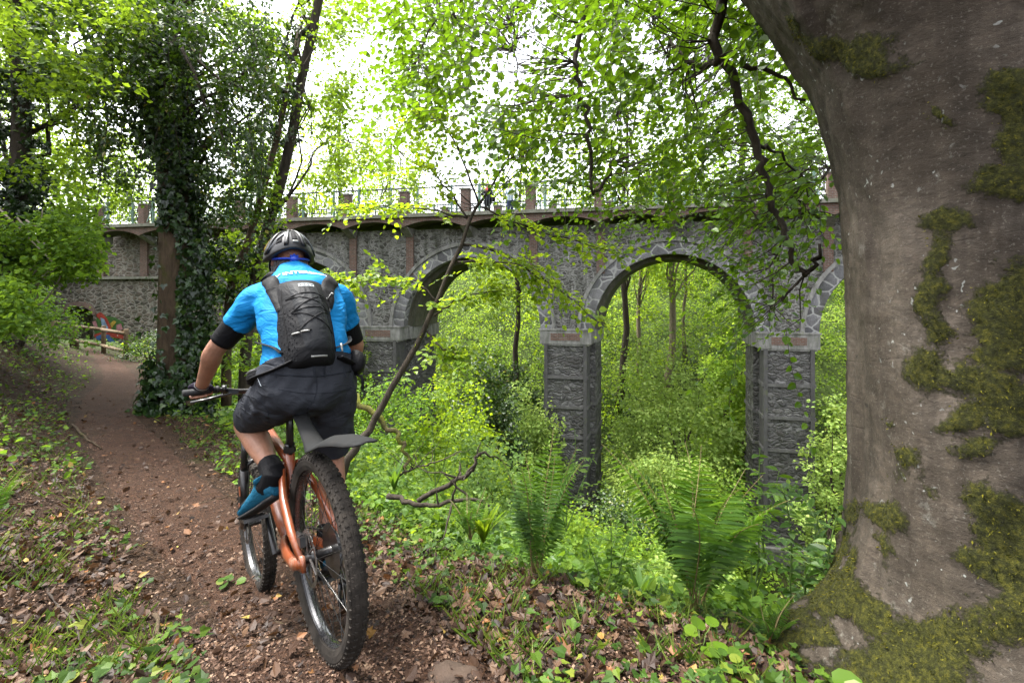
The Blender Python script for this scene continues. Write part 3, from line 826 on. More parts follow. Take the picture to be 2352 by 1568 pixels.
    h = tt.math('ADD', h, tt.math('MULTIPLY', mm, tt.math('ADD', tt.math('MULTIPLY', tt.noise(c, 70, 6, .8), 2.2), .4)))
    tt.out(tt.bsdf(col, .85, 0, .22, tt.bump(h, .9, .022)))
    # moss tufts standing proud of the bark
    k = np.where((mo > .30) & (co[:, 1] < C[1]+.3))[0]
    k = rng.choice(k, min(len(k)*8, 40000), replace=True)
    pos = co[k] + rng.normal(size=(len(k), 3))*.012
    ax = unit(nrm[k]*.8 + rng.normal(size=(len(k), 3))*.5 + np.array([0, 0, -.35]))
    M_MOSS = leafmat("moss", [(0, (.008,.009,.0015)), (.5, (.036,.040,.005)), (1, (.15,.135,.016))], .2, (.2,.2,.02), .9, .1, 6.0)
    mbm = MB(); leaves(mbm, pos - nrm[k]*.004, ax, unit(rng.normal(size=(len(k), 3))), .006+.011*rng.random(len(k)), .4, 'diamond')
    build("moss", mbm, M_MOSS, t)
    # dark hanging boughs
    LB = [[(1690,-60,2.7),(1640,80,2.8),(1690,200,2.85),(1735,330,2.9),(1762,420,2.9),(1785,500,2.9),(1815,575,2.85),(1848,632,2.85)],
          [(1848,632,2.85),(1872,600,2.8),(1880,560,2.75)],
          [(1650,130,2.8),(1600,150,3.1),(1540,90,3.3)],
          [(1400,-200,3.3),(1350,0,3.5),(1322,130,3.5),(1330,210,3.5),(1352,270,3.5),(1350,340,3.5),(1362,438,3.5),(1385,425,3.5),(1404,370,3.5)],
          [(1700,150,2.85),(1780,170,2.8),(1850,230,2.7)],
          [(1735,330,2.9),(1790,350,3.0),(1850,420,3.1)],
          [(1400,-200,3.3),(1250,-120,3.7),(1120,-40,4.0),(1010,40,4.3),(960,130,4.4)],
          [(1640,-330,2.7),(1500,-200,3.3),(1450,-60,4.2),(1430,120,4.8),(1425,250,5.0)],
          [(1690,-60,2.7),(1560,-40,3.6),(1500,40,4.5),(1570,200,5.2),(1640,330,5.4)],
          [(1250,-120,3.7),(1180,60,5.0),(1190,200,5.6),(1160,290,6.0)],
          [(1900,60,2.45),(1960,300,3.4),(1880,420,3.9),(1790,560,4.0),(1770,700,4.0)]]
    RB = [.032, .016, .022, .022, .016, .012, .016, .016, .016, .012, .014]
    bm = MB(); sk = [b]
    for q, r_ in zip(LB, RB):
        p = catmull([P(*a) for a in q], len(q)*4); p[1:-1] += rng.normal(size=(len(p)-2, 3))*.012
        bm.tube(p, np.linspace(r_, r_*.45, len(p)), 7, True); sk.append(p)
    sk = np.concatenate(sk)
    build("bough", bm, M_BARK, t, True)
    # leaf sprays over the boughs' reach
    lm_, tw = MB(), MB(); made = 0
    regs = [((905,1900),(-160,330),(2.9,6.4),1000), ((1150,1880),(150,430),(3.0,6.2),620), ((1620,1900),(330,520),(2.7,5.0),170), ((1680,1890),(520,760),(2.8,4.6),70),
            ((900,1060),(20,260),(3.8,5.2),70), ((1340,1600),(380,520),(4.0,6.0),60), ((1380,1900),(-120,120),(2.4,3.2),110), ((900,1900),(-160,120),(3.5,6.5),420)]
    for (ua, ub), (va, vb), (da, db), cnt in regs:
        for _ in range(cnt):
            uu, vv, dd = rng.uniform(ua, ub), rng.uniform(va, vb), rng.uniform(da, db)
            if 1215 < uu < 1345 and 10 < vv < 120 and rng.random() < .8: continue
            if 1590 < uu < 1700 and 120 < vv < 240 and rng.random() < .6: continue
            if uu < 980 and vv > 200 and rng.random() < .5: continue
            if vnoise(uu/90, vv/70, 8) < .30: continue
            if 1040 < uu < 1270 and 330 < vv < 520 and rng.random() < .9: continue
            a = P(uu, vv, dd)
            dr = unit(np.array([-.55, .25, -.35]) + rng.normal(size=3)*np.array([.6, .6, .3]))
            nr = unit(np.array([0, 0, 1.0]) + rng.normal(size=3)*.35)
            spray(lm_, tw, a, dr, nr, rng.uniform(.25, .6), .068, rng)
            if rng.random() < .5: limb_to(tw, sk, a, .005, rng)
    build("leafy_spray", lm_, L_BEECH, t); build("twig", tw, M_TWIG, t)
    return t
beech()

# ------------------------------------------------------------------ thin leaning young tree in front of the arches
def sapling():
    rng = R(21)
    b = P(800, 1050, 4.55)
    t = thing("young_tree", "thin dark leaning young tree with bright yellow-green leaf sprays in front of the arches", "tree", b)
    tr = catmull([P(745,1175,4.5), P(795,1062,4.55), P(850,985,4.6), P(915,860,4.7), P(980,745,4.8), P(1045,590,4.95), P(1082,500,5.05), P(1120,440,5.1), P(1168,365,5.2)], 30)
    rr = np.linspace(.043, .010, 30); tr[2:-2] += rng.normal(size=(26, 3))*.010
    build("trunk", MB().tube(tr, rr, 10), M_BARK, t, True)
    BR = [[(1073,500,5.05),(1025,430,5.2),(985,374,5.4),(940,300,5.6)], [(1065,561,5.0),(1126,574,4.9),(1200,610,4.8),(1290,668,4.7),(1370,735,4.65)],
          [(1052,600,4.95),(1094,598,4.8),(1175,604,4.6),(1240,640,4.5)], [(997,725,4.8),(1062,683,4.7),(1171,667,4.6)],
          [(1000,690,4.85),(965,651,4.9),(923,641,4.95),(850,632,5.0),(800,640,5.0)], [(1105,475,5.1),(1180,512,4.9),(1286,545,4.8),(1400,575,4.7)],
          [(981,760,4.8),(1014,796,4.7),(1060,819,4.6)], [(1168,365,5.2),(1180,330,5.2),(1200,300,5.2)],
          [(1100,470,5.05),(1030,300,5.2),(960,260,5.3)], [(1073,500,5.05),(980,480,5.2),(880,470,5.3),(780,480,5.4)]]
    bm = MB(); lm_ = MB(); tw = MB()
    for q in BR:
        p = catmull([P(*a) for a in q], 14); p[1:-1] += rng.normal(size=(12, 3))*.012
        bm.tube(p, np.linspace(.013, .003, 14), 5, True)
        for i in range(2, 14):
            for _ in range(2 if i < 5 else 5):
                dr = unit(unit(p[min(13, i+1)]-p[i-1])*.7 + rng.normal(size=3)*np.array([.6, .6, .35]) + [0, 0, -.1])
                spray(lm_, tw, p[i] + rng.normal(size=3)*np.array([.08, .08, .03]), dr, unit(np.array([0, 0, 1.]) + rng.normal(size=3)*.3), rng.uniform(.14, .38), .075, rng, 'ovate', 1.05, .0018, .55, .25)
    for _ in range(90):      # crown over the parapet
        a = P(rng.uniform(860, 1400), rng.uniform(270, 480), rng.uniform(4.9, 6.0))
        if vnoise(a[0]*2, a[2]*2, 5) < .38 or abs(U0 + F*a[0]/a[1] - 1160) < 120 and abs(V0 - F*(a[2]-CZ)/a[1] - 430) < 90: continue
        spray(lm_, tw, a, unit(rng.normal(size=3)*np.array([1, .6, .3])), unit(np.array([0, 0, 1.]) + rng.normal(size=3)*.3), rng.uniform(.2, .45), .072, rng, 'ovate', 1.05, .0018, .55, .2)
        limb_to(tw, tr[15:], a, .004, rng)
    build("branch", bm, M_BARK, t, True); build("twig", tw, M_TWIG, t); build("leafy_spray", lm_, L_YOUNG, t)
sapling()

# ------------------------------------------------------------------ ivy-clad trees by the path
def cloud_px(mb, regs, leaf, rng, shape='diamond', per=16, cr=.22, width=.95, keep=.35, nsc=120, **kw):
    for (ua, ub), (va, vb), (da, db), cnt in regs:
        uu = rng.uniform(ua, ub, cnt); vv = rng.uniform(va, vb, cnt); dd = rng.uniform(da, db, cnt)
        k = vnoise(uu/nsc, vv/nsc*1.2, int(ua) % 97) > keep
        c = np.stack([(uu-U0)/F*dd, dd, CZ-(vv-V0)/F*dd], -1)[k]
        clump(mb, c, cr*(.6+.8*rng.random(len(c))), per, leaf, rng, shape, width, **kw)

def ivy_tree():
    rng = R(31)
    b = P(395, 915, 7.5)
    t = thing("ivy_tree", "ivy-clad tree with a brown trunk standing where the path bends", "tree", b)
    tr = catmull([P(385,960,7.5), P(398,880,7.5), P(403,720,7.5), P(403,560,7.5), P(396,380,7.5), P(388,200,7.5), P(380,0,7.5), P(372,-250,7.5)], 28)
    rr = np.concatenate([[.40, .33, .28, .25, .235], np.linspace(.235, .17, 23)])
    mb = MB().tube(tr, rr, 14)
    for a in ((338,925),(352,905),(440,922),(400,940)): mb.tube([tr[5], (tr[2]+P(a[0], a[1]-25, 7.3))/2, P(a[0], a[1]+6, 7.25)], [.12, .10, .04], 8)
    build("trunk", mb, M_BARKB, t, True)
    iv = MB(); n = 16500
    k = rng.uniform(0, 27, n); i = np.clip(k.astype(int), 0, 26); f = (k-i)[:, None]
    c = tr[i]*(1-f)+tr[i+1]*f; r = np.interp(k, np.arange(28), rr)
    th = rng.uniform(0, 2*math.pi, n)
    hv = V0 - F*(c[:, 2]-CZ)/c[:, 1]
    wgt = np.where(hv < 360, 1.0, np.where((np.cos(th-.25) > .40) | (hv < 520) & (np.cos(th-.25) > -.35), 1.0, .03))            # bare bark on the path side below
    wgt = np.where((hv > 830), .9, wgt)*np.where(vnoise(th*2, c[:, 2]*3, 7) > .25, 1, .35)
    kp = rng.random(n) < wgt
    dr = np.stack([np.cos(th), np.sin(th), rng.normal(size=n)*.2], -1)
    puff = np.where(hv > 820, .04, .05) + np.where(hv > 820, .14, .24)*rng.random(n)**2*(.4 + 1.2*vnoise(th*1.5, c[:, 2]*1.7, 9)) + np.where((hv > 560) & (np.cos(th) > .2), .10, 0)
    pos = c + dr*(r+puff)[:, None]
    leaves(iv, pos[kp], unit(np.array([0, 0, -.9]) + rng.normal(size=(n, 3))*.5)[kp], unit(dr + np.array([0, 0, .45]) + rng.normal(size=(n, 3))*.35)[kp], (.055+.06*rng.random(n))[kp], 1.0, 'ivy')
    build("ivy", iv, L_IVY, t)
    fo, tw = MB(), MB()
    cloud_px(fo, [((60,640),(-70,200),(5.8,8.6),560), ((230,610),(150,330),(6.4,8.4),170), ((160,340),(150,420),(6.4,7.6),70), ((450,610),(330,520),(6.8,8.2),90)], .06, rng, 'diamond', 26, .19, .9, .33, 90, droop=.5)
    for _ in range(70):      # drooping strands
        a = P(rng.uniform(190, 620), rng.uniform(-20, 330), rng.uniform(6.2, 8)); n_ = 9
        L = rng.uniform(.5, 1.2); q = a + np.outer(np.linspace(0, 1, n_), [rng.normal()*.25, rng.normal()*.2, -L])
        tw.tube(q, .006, 4, False)
        cc = np.repeat(q, 9, 0) + rng.normal(size=(n_*9, 3))*.06
        leaves(fo, cc, unit(rng.normal(size=cc.shape)*.6 + [0, 0, -.8]), rand_dirs(rng, len(cc), .5), .055+.03*rng.random(len(cc)), .8, 'diamond')
    for _ in range(16):
        e = P(rng.uniform(200, 640), rng.uniform(-60, 330), rng.uniform(6.4, 8.2))
        tw.tube(wiggle(tr[rng.integers(14, 27)], e, 8, .14, rng, .06), np.linspace(.045, .01, 8), 6, False)
    build("limb", tw, M_BARK, t); build("crown", fo, L_DARK, t)
ivy_tree()

def slender_tree():
    rng = R(32)
    t = thing("slender_tree", "slender leaning tree with a bare upper stem behind the ivy-clad trunk", "tree", P(560, 905, 8.6))
    tr = catmull([P(560,930,8.6), P(565,800,8.6), P(585,640,8.6), P(615,520,8.6), P(645,420,8.6), P(672,300,8.6), P(695,170,8.6), P(722,50,8.6), P(760,-140,8.6)], 26)
    build("trunk", MB().tube(tr, np.linspace(.10, .07, 26), 10), M_BARK, t, True)
    tr2 = catmull([P(520,930,8.2), P(522,760,8.2), P(535,640,8.2), P(575,540,8.3), P(640,300,8.5), P(690,60,8.6)], 16)
    build("trunk", MB().tube(tr2, np.linspace(.085, .04, 16), 9), M_BARKB, t, True)
    iv = MB()
    cloud_px(iv, [((490,650),(300,620),(8.0,9.0),55), ((480,570),(560,760),(7.8,8.6),40), ((590,700),(60,330),(8.3,9.0),60)], .065, rng, 'ivy', 20, .17, 1.0, .30, 70, droop=.7, up=.4, jit=.6)
    build("ivy", iv, L_IVY, t)
    fo, tw = MB(), MB()
    cloud_px(fo, [((500,800),(-60,250),(8,10.5),260), ((560,800),(200,480),(8.5,10.5),170), ((470,640),(330,640),(8.0,9.2),190), ((470,620),(600,900),(7.6,9.0),110), ((760,960),(-60,60),(8,11),60), ((740,900),(150,420),(9,12),90), ((690,790),(-20,420),(9,12),140), ((830,970),(250,440),(9,12),60)], .075, rng, 'diamond', 22, .22, .95, .42, 80)
    for _ in range(14):
        e = P(rng.uniform(520, 800), rng.uniform(-60, 420), rng.uniform(8, 10))
        tw.tube(wiggle(tr[rng.integers(8, 25)], e, 8, .16, rng, .03), np.linspace(.03, .006, 8), 5, False)
    build("limb", tw, M_BARK, t); build("crown", fo, L_MID, t)
slender_tree()

def bank_trees():
    rng = R(33)
    t = thing("bank_tree", "tree with a dark ivy-covered trunk high on the bank at the picture edge", "tree", P(25, 640, 7.6))
    tr = catmull([P(20,700,7.6), P(30,560,7.6), P(42,420,7.6), P(50,250,7.6), P(40,0,7.6), P(30,-200,7.6)], 18)
    build("trunk", MB().tube(tr, np.linspace(.15, .10, 18), 10), M_BARK, t, True)
    iv = MB(); cloud_px(iv, [((-60,110),(330,600),(7.2,7.9),170), ((-20,110),(100,360),(7.3,7.9),70)], .065, rng, 'ivy', 22, .15, 1.0, .28, 60, droop=.7, up=.4, jit=.6)
    build("ivy", iv, L_IVY, t)
    fo, tw = MB(), MB()
    cloud_px(fo, [((-120,330),(-60,210),(5.5,9.5),380), ((-120,250),(150,400),(6.5,9.5),260), ((60,330),(300,470),(8,11),110)], .075, rng, 'diamond', 24, .24, .95, .36, 100)
    for _ in range(14):
        e = P(rng.uniform(-80, 330), rng.uniform(-60, 330), rng.uniform(7, 9.5))
        tw.tube(wiggle(tr[rng.integers(7, 17)], e, 8, .15, rng, .03), np.linspace(.04, .008, 8), 5, False)
    build("limb", tw, M_BARK, t); build("crown", fo, L_MID, t)
    # hazel-like bush leaning over the path below it
    t = thing("hazel_bush", "bright green leafy bush with bare pale stems leaning over the path from the bank", "bush", P(60, 700, 7.4))
    fo, tw = MB(), MB()
    cloud_px(fo, [((-60,225),(480,640),(6.6,8.8),300), ((60,222),(500,630),(7.4,9.4),120), ((-80,60),(640,760),(5.8,7.4),130), ((120,215),(430,560),(9,11),70)], .072, rng, 'ovate', 20, .20, .9, .30, 80)
    for _ in range(12):
        e = P(rng.uniform(-40, 230), rng.uniform(470, 640), rng.uniform(7, 9))
        tw.tube(wiggle(P(rng.uniform(-30, 60), 740, 7.2), e, 8, .12, rng, -.05), np.linspace(.018, .005, 8), 5, False)
    for q in ([(40,500),(80,545),(105,575)], [(60,505),(90,520),(98,480)], [(0,480),(60,540),(120,600)]):
        tw.tube(catmull([P(a, b_, 6.9) for a, b_ in q], 8), np.linspace(.016, .008, 8), 5, False)
    build("stem", tw, simple("pale_twig", (.26, .22, .17), .7), t); build("foliage", fo, L_SHRUB, t)
bank_trees()

# more trees further up the bank, at and just beyond the picture's edge
for lab, x, y, r0, H, m_, sd_ in (("tree high on the leafy bank above the hazel bush", -12.5, 11.0, .20, 9.0, L_MID, 311), ("bank tree with airy yellow-green leaves behind the log fence", -18.5, 15.0, .20, 9.5, L_YOUNG, 312),
        ("dark leafy tree on the upper bank at the picture edge", -9.5, 7.0, .17, 8.0, L_DARK, 313), ("broad leafy tree on the bank above the fence", -22.0, 20.0, .22, 10.0, L_MID, 314)):
    b_ = np.array([x, y, tz(x, y)]); make_tree("tree", lab, b_, b_ + [.4, .2, H], r0, b_ + [.2, 0, H*.72], (2.6, 2.6, H*.36), 150, 44, .11, m_, sd_, cr=.22)
# ------------------------------------------------------------------ valley vegetation
def gpx(u, d, dz=0.0):
    x = (u-U0)/F*d
    return np.array([x, d, tz(x, d)+dz])

def undergrowth(name, label, m, seed, cnt, leaf, shape, ur, dr, hmax, cr, per, keep, width=.95, up=.8, droop=.2):
    rng = R(seed)
    u = rng.uniform(ur[0], ur[1], cnt); d = dr[0]*np.exp(rng.random(cnt)*math.log(dr[1]/dr[0]))
    x = (u-U0)/F*d
    S, Z, Y = path_local(x, d)
    e = 1.0 + .7*smoothstep(2.9, 1.2, Y)
    q = d - (25.1-.2126*x)
    k = (S > e + .1 + .25*rng.random(cnt)) & (q < 8) & (vnoise(x*.9, d*.9, seed) > keep)
    x, d, S, e = x[k], d[k], S[k], e[k]
    z = terr(x, d) + hmax*rng.random(len(x))*smoothstep(0, 1.2, S-e)*(.5+.5*np.minimum(d/8, 1)) + .05
    mb = MB(); rr = cr*np.clip(d/6, .45, 2.2)*(.6+.8*rng.random(len(x)))
    sz = np.repeat(leaf*np.clip(d/7, .75, 1.7), per)
    rngs = rng
    c = np.stack([x, d, z], -1)
    N = len(c); off = rng.normal(size=(N*per, 3)); off = unit(off)*(rng.random(N*per)**.45)[:, None]; off[:, 2] *= .55
    pos = np.repeat(c, per, 0) + off*np.repeat(rr, per)[:, None]
    out = unit(off + rng.normal(size=off.shape)*.5); out[:, 2] = out[:, 2]*.5 - droop
    nr = unit(np.array([0, -.15, up]) + rng.normal(size=off.shape)*.38)
    leaves(mb, pos, out, nr, sz*(.6+.75*rng.random(N*per)), width, shape)
    o = build(name, mb, m); tag(o, label, None, None, "stuff")
undergrowth("undergrowth", "bright leafy undergrowth on the valley slope", L_SHRUB, 41, 2500, .085, 'ovate', (100, 2250), (2.7, 24), .55, .24, 16, .22)
undergrowth("undergrowth", "pale nettle-like undergrowth on the valley slope", L_PALE, 42, 1500, .075, 'lance', (300, 2250), (2.8, 22), .65, .22, 16, .40, .7)
undergrowth("undergrowth", "yellow-green undergrowth on the valley slope", L_YOUNG, 43, 600, .08, 'maple', (300, 2250), (2.9, 20), .7, .24, 14, .45)
undergrowth("undergrowth", "dark ivy undergrowth on the valley slope", L_LAUREL, 44, 1100, .075, 'ivy', (200, 2250), (2.7, 22), .35, .24, 16, .42)

# the wooded hillside beyond the viaduct: one far mass per tone
def far_wood(label, m, seed, cnt, leaf, per, hmax, keep, cr=1.0):
    rng = R(seed)
    u = rng.uniform(-200, 2400, cnt); q = 3 + 34*rng.random(cnt)**.8
    k_ = (u-U0)/F; d = (25.1 + q)/(1+.2126*k_); x = k_*d
    kk = vnoise(x*.28, d*.28, seed) > keep
    x, d, q = x[kk], d[kk], q[kk]
    z = terr(x, d) + .3 + hmax*rng.random(len(x))**1.3*np.clip(q/8, .3, 1)
    mb = MB(); clump(mb, np.stack([x, d, z], -1), cr*(.6+.8*rng.random(len(x))), per, leaf, rng, 'diamond', .9, .5, .8, .2, .45)
    tag(build("far_woodland", mb, m), label, None, None, "stuff")
far_wood("wooded hillside beyond the viaduct, mid green leaves", L_FARA, 51, 5200, .20, 26, 4.5, .30)
far_wood("wooded hillside beyond the viaduct, pale leaves", L_FARB, 52, 3400, .18, 26, 4.0, .42)
far_wood("wooded hillside beyond the viaduct, yellow-green leaves", L_YOUNG, 53, 2800, .20, 24, 5.0, .50)
far_wood("wooded hillside beyond the viaduct, dark leaves", L_DARK, 54, 1700, .20, 26, 3.5, .45)

def shrub_at(name, label, u, d, rx, ry, rz, n, per, leaf, m, seed, dz=0.0, **kw):
    return make_shrub(name, label, gpx(u, d, dz), rx, ry, rz, n, per, leaf, m, seed, **kw)
shrub_at("shrub", "rounded bright yellow-green bush under the middle arch", 1040, 14.5, 1.6, 1.4, 3.2, 90, 60, .11, L_YOUNG, 61, cr=.34)
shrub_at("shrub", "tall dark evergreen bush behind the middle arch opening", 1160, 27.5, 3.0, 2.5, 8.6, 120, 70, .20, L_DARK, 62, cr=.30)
shrub_at("shrub", "tall pale feathery bush beside the central pier", 1205, 24.0, 1.9, 1.6, 6.8, 110, 70, .15, L_FARB, 63, cr=.34)
shrub_at("shrub", "large mound of pale climbing leaves under the wide arch", 1500, 21.5, 3.3, 2.6, 6.0, 190, 80, .14, L_FARB, 64, cr=.26)
shrub_at("shrub", "bushy mid green mound at the foot of the wide arch", 1630, 20.5, 2.6, 2.2, 4.4, 130, 70, .14, L_FARA, 65, cr=.30)
shrub_at("shrub", "tall bright bush behind the wide arch beside the outer pier", 1680, 29.0, 3.2, 3.0, 10.0, 160, 80, .20, L_FARA, 66, cr=.30)
shrub_at("shrub", "light green bush just outside the outer pier", 1935, 20.0, 1.7, 1.6, 8.4, 120, 70, .15, L_FARB, 67, cr=.34)
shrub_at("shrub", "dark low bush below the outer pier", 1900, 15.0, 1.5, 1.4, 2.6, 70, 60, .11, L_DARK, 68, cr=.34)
shrub_at("shrub", "dense green bush at the foot of the shaded pier behind the young tree", 890, 15.0, 1.6, 1.4, 2.6, 80, 60, .10, L_SHRUB, 69, cr=.34)
shrub_at("shrub", "low pale bush between the leaning young tree and the central pier", 1120, 9.5, 1.2, 1.0, 2.0, 70, 50, .085, L_PALE, 70, cr=.36)
shrub_at("shrub", "dark green bush left of the wide arch mound", 1420, 17.5, 1.6, 1.4, 3.0, 90, 60, .11, L_DARK, 71, cr=.34)
shrub_at("shrub", "sunlit bush on the slope behind the rider's elbow", 560, 10.5, 1.1, 1.0, 1.3, 70, 50, .08, L_SHRUB, 72, cr=.36)
shrub_at("shrub", "yellow-green bush in front of the central pier foot", 1300, 12.5, 1.1, 1.0, 1.5, 60, 50, .09, L_YOUNG, 73, cr=.36)
shrub_at("shrub", "wispy bush with long pale leaves in the wide arch", 1590, 17.5, 1.4, 1.2, 3.4, 60, 44, .16, L_PALE, 74, cr=.36, shape='lance', width=.55)
shrub_at("shrub", "leafy dark bush at the base of the graffiti wall", 350, 15.5, .9, .8, 1.1, 50, 50, .06, L_DARK, 75, cr=.36)
shrub_at("shrub", "bright low bush on the bank beside the log fence", -50, 13.5, 1.3, 1.2, 1.3, 80, 56, .08, L_SHRUB, 76, cr=.34)
shrub_at("shrub", "feathery green bush on the bank above the path bend", 45, 9.3, 1.0, 1.0, 1.0, 80, 56, .06, L_FERN, 77, cr=.34)

shrub_at("shrub", "rounded bright mound of leaves between the central pier and the wide arch mound", 1415, 13.5, 1.5, 1.3, 1.9, 90, 70, .09, L_FARA, 171, cr=.40)
shrub_at("shrub", "leafy mound just above the upright fern on the slope", 1240, 6.8, .8, .7, .75, 60, 60, .065, L_FARA, 172, cr=.42)
shrub_at("shrub", "pale leafy mound behind the big fern", 1560, 7.6, 1.0, .8, .95, 70, 60, .07, L_FARB, 173, cr=.42)
shrub_at("shrub", "mound of bright leaves right of the leaning trunk's foot", 960, 7.2, .8, .7, .8, 60, 60, .07, L_FARA, 174, cr=.42)
shrub_at("shrub", "wide hummock of mid green leaves below the wide arch", 1530, 11.0, 1.6, 1.2, 1.3, 90, 66, .08, L_SHRUB, 175, cr=.40)
shrub_at("shrub", "billowing pale bush filling the middle of the wide arch", 1560, 25.0, 3.4, 2.4, 8.6, 150, 80, .18, L_FARB, 176, cr=.32)
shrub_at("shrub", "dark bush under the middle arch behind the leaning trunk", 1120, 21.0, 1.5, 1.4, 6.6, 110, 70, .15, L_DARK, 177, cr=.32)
shrub_at("shrub", "bright bush glimpsed through the first arch past the rider's shoulder", 760, 27.0, 2.4, 2.0, 7.0, 110, 70, .17, L_FARA, 178, cr=.32)
# trees beyond the viaduct
def btree(label, u, d, top_v, m, seed, w=3.2, n=90, per=46, leaf=.22, r0=.25, cv=None, ch=None, bark=None, name="tree", limbs=14, cr=.28):
    b = gpx(u, d); top = P(u+20, top_v, d)
    H = top[2]-b[2]
    cc = np.array([top[0], d, top[2] - (ch or H*.3)]) if cv is None else P(u, cv, d)
    make_tree(name, label, b, top, r0, cc, (w, w, ch or H*.34), n, per, leaf, m, seed, None, bark, cr, limbs=limbs)
btree("airy tree rising behind the parapet left of centre", 760, 34, 250, L_YOUNG, 81, 4.2, 170, 44, .2, .22)
btree("thin yellow-green tree behind the railing over the first arch", 880, 38, 330, L_YOUNG, 82, 3.6, 110, 44, .2, .2)
btree("leafy tree behind the two onlookers on the viaduct", 1180, 36, 330, L_YOUNG, 83, 4.0, 90, 46, .22, .25)
btree("broad bright tree standing behind the parapet over the wide arch", 1420, 36, 250, L_YOUNG, 84, 4.8, 130, 50, .22, .28)
btree("tall tree behind the viaduct near the big beech", 1700, 33, 150, L_MID, 85, 5.0, 150, 50, .22, .3)
btree("tree behind the outermost arch", 1950, 30, 200, L_SHRUB, 86, 4.2, 130, 50, .22, .3)
btree("green tree behind the abutment seen past the ivy-clad trunk", 330, 40, 330, L_MID, 87, 4.5, 130, 50, .22, .25)
btree("tree rising beyond the end of the viaduct above the tunnel", 160, 42, 280, L_YOUNG, 88, 4.5, 130, 50, .22, .25)
btree("dense tree behind the parapet above the rider", 560, 40, 300, L_MID, 89, 4.2, 120, 50, .22, .25)
btree("tree with a bare shaggy trunk in the middle of the wide arch", 1530, 37, 330, L_YOUNG, 90, 4.4, 90, 46, .22, .30, None, None, M_BARKP, limbs=20)
btree("slim leaning bare trunk beside it in the wide arch", 1470, 39, 400, L_YOUNG, 91, 3.2, 60, 44, .22, .2, None, None, M_BARKP)
btree("thin pale trunk in the wide arch, right of the shaggy one", 1575, 40, 380, L_PALE, 92, 3.4, 70, 44, .22, .15, None, None, M_BARKP)
btree("bushy young tree glimpsed through the first arch behind the rider", 760, 33, 640, L_YOUNG, 93, 3.0, 90, 46, .2, .18)

# ------------------------------------------------------------------ ferns and broad-leaved plants on the edge
def fern(label, base, nf, L, spread, seed, upright=.75, facing=None):
    rng = R(seed); base = np.asarray(base, float)
    t = thing("fern", label, "fern", base)
    for k in range(nf):
        mb = MB(); st = MB()
        az = 2*math.pi*(k+rng.random()*.7)/nf if facing is None else facing + rng.normal()*.8
        l = L*(.72+.36*rng.random()); sp = spread*(.45+.75*rng.random())
        hd = np.array([math.cos(az), math.sin(az), 0]); n = 32
        s = np.linspace(0, 1, n)
        th = (math.pi/2 - .16 - sp*.25) - sp*1.05*s**1.7
        dx = np.cumsum(np.cos(th))/n*l; dz = np.cumsum(np.sin(th))/n*l
        q = base + np.outer(dx, hd) + np.outer(dz, [0, 0, 1.0]) + np.outer(.03*l*np.sin(s*4+rng.random()*6), np.cross(hd, [0, 0, 1]))
        tg = unit(np.gradient(q, axis=0)); side = unit(np.cross(tg, [0, 0, 1.0])); nn = np.cross(side, tg)
        st.tube(q, np.linspace(.0042, .001, n), 4, False)
        prof = .165*l*np.clip(np.sin(math.pi*np.clip((s-.09)/.91, 0, 1)**.80), 0, 1)**.8
        for i in range(4, n-1):
            for sg in (-1, 1):
                pl = prof[i]*(.9+.2*rng.random())
                if pl < .005: continue
                pd = unit(side[i]*sg + tg[i]*.30 - np.array([0, 0, .12]) + rng.normal(size=3)*.05)
                leaves(mb, q[i][None], pd[None], (nn[i] + rng.normal(size=3)*.15)[None], pl, .15 + .06*rng.random(), 'lance', 0, .8)
        f = build("frond", mb, L_FERN, t); build("rachis", st, M_RACHIS, f)
    return t
def edge(u, v, d0=2.0, d1=6.0):
    """where the ground is met by the line of sight through (u, v)"""
    for d in np.linspace(d0, d1, 400):
        p = P(u, v, d)
        if p[2] <= tz(p[0], p[1]): return np.array([p[0], p[1], tz(p[0], p[1])])
    p = P(u, v, d1); return p
fern("large fern fountain with many spreading fronds at the path edge near the beech", P(1600, 1400, 2.4) + [0, 0, -.02], 14, .92, .56, 101)
fern("upright fern with tall narrow fronds between the bike and the big fern", P(1232, 1322, 2.75) + [0, 0, -.02], 10, .80, .34, 102)
fern("small fern half cut off at the picture edge on the leafy bank", P(-25, 1210, 2.6), 8, .42, .9, 103)
fern("little fern hidden among leaves left of the upright fern", P(1080, 1240, 3.3), 9, .34, .8, 104)
fern("small fern tucked against the mossy root of the beech", P(1770, 1500, 2.15), 9, .26, 1.0, 105)

def strap_plant(label, base, n, L, w, m, seed):
    rng = R(seed); t = thing("strap_leaf_plant", label, "plant", base)
    mb = MB(); st = 7
    for k in range(n):
        az = rng.random()*6.28; l = L*(.6+.5*rng.random()); s = np.linspace(0, 1, st)
        hd = np.array([math.cos(az), math.sin(az), 0]); le = .15+.35*rng.random()
        q = np.asarray(base) + np.outer(s*l*le + s*s*l*.2, hd) + np.outer(l*(s - .25*le*s**3), [0, 0, 1.0])
        sd = unit(np.cross(hd, [0, 0, 1.0]) + rng.normal(size=3)*.2); ww = w*np.sin(math.pi*np.clip(s*.88+.1, 0, 1))**.7*.5
        lift = np.outer(np.full(st, .25), [0, 0, 1.0])*ww[:, None]
        mb.strip(q - sd*ww[:, None] + lift, q); mb.strip(q, q + sd*ww[:, None] + lift)
    build("leaf_blades", mb, m, t)
strap_plant("clump of glossy strap leaves standing up beside the big fern", P(1470, 1372, 2.5)+[0, 0, -.03], 9, .17, .035, L_LAUREL, 111)
strap_plant("bright strap-leaved clump behind the dead branch", P(1110, 1235, 3.3)+[0, 0, -.03], 14, .24, .045, L_YOUNG, 112)
strap_plant("tall strap leaves beside the leaning young tree", P(905, 1110, 4.2)+[0, 0, -.05], 9, .26, .05, L_LAUREL, 113)
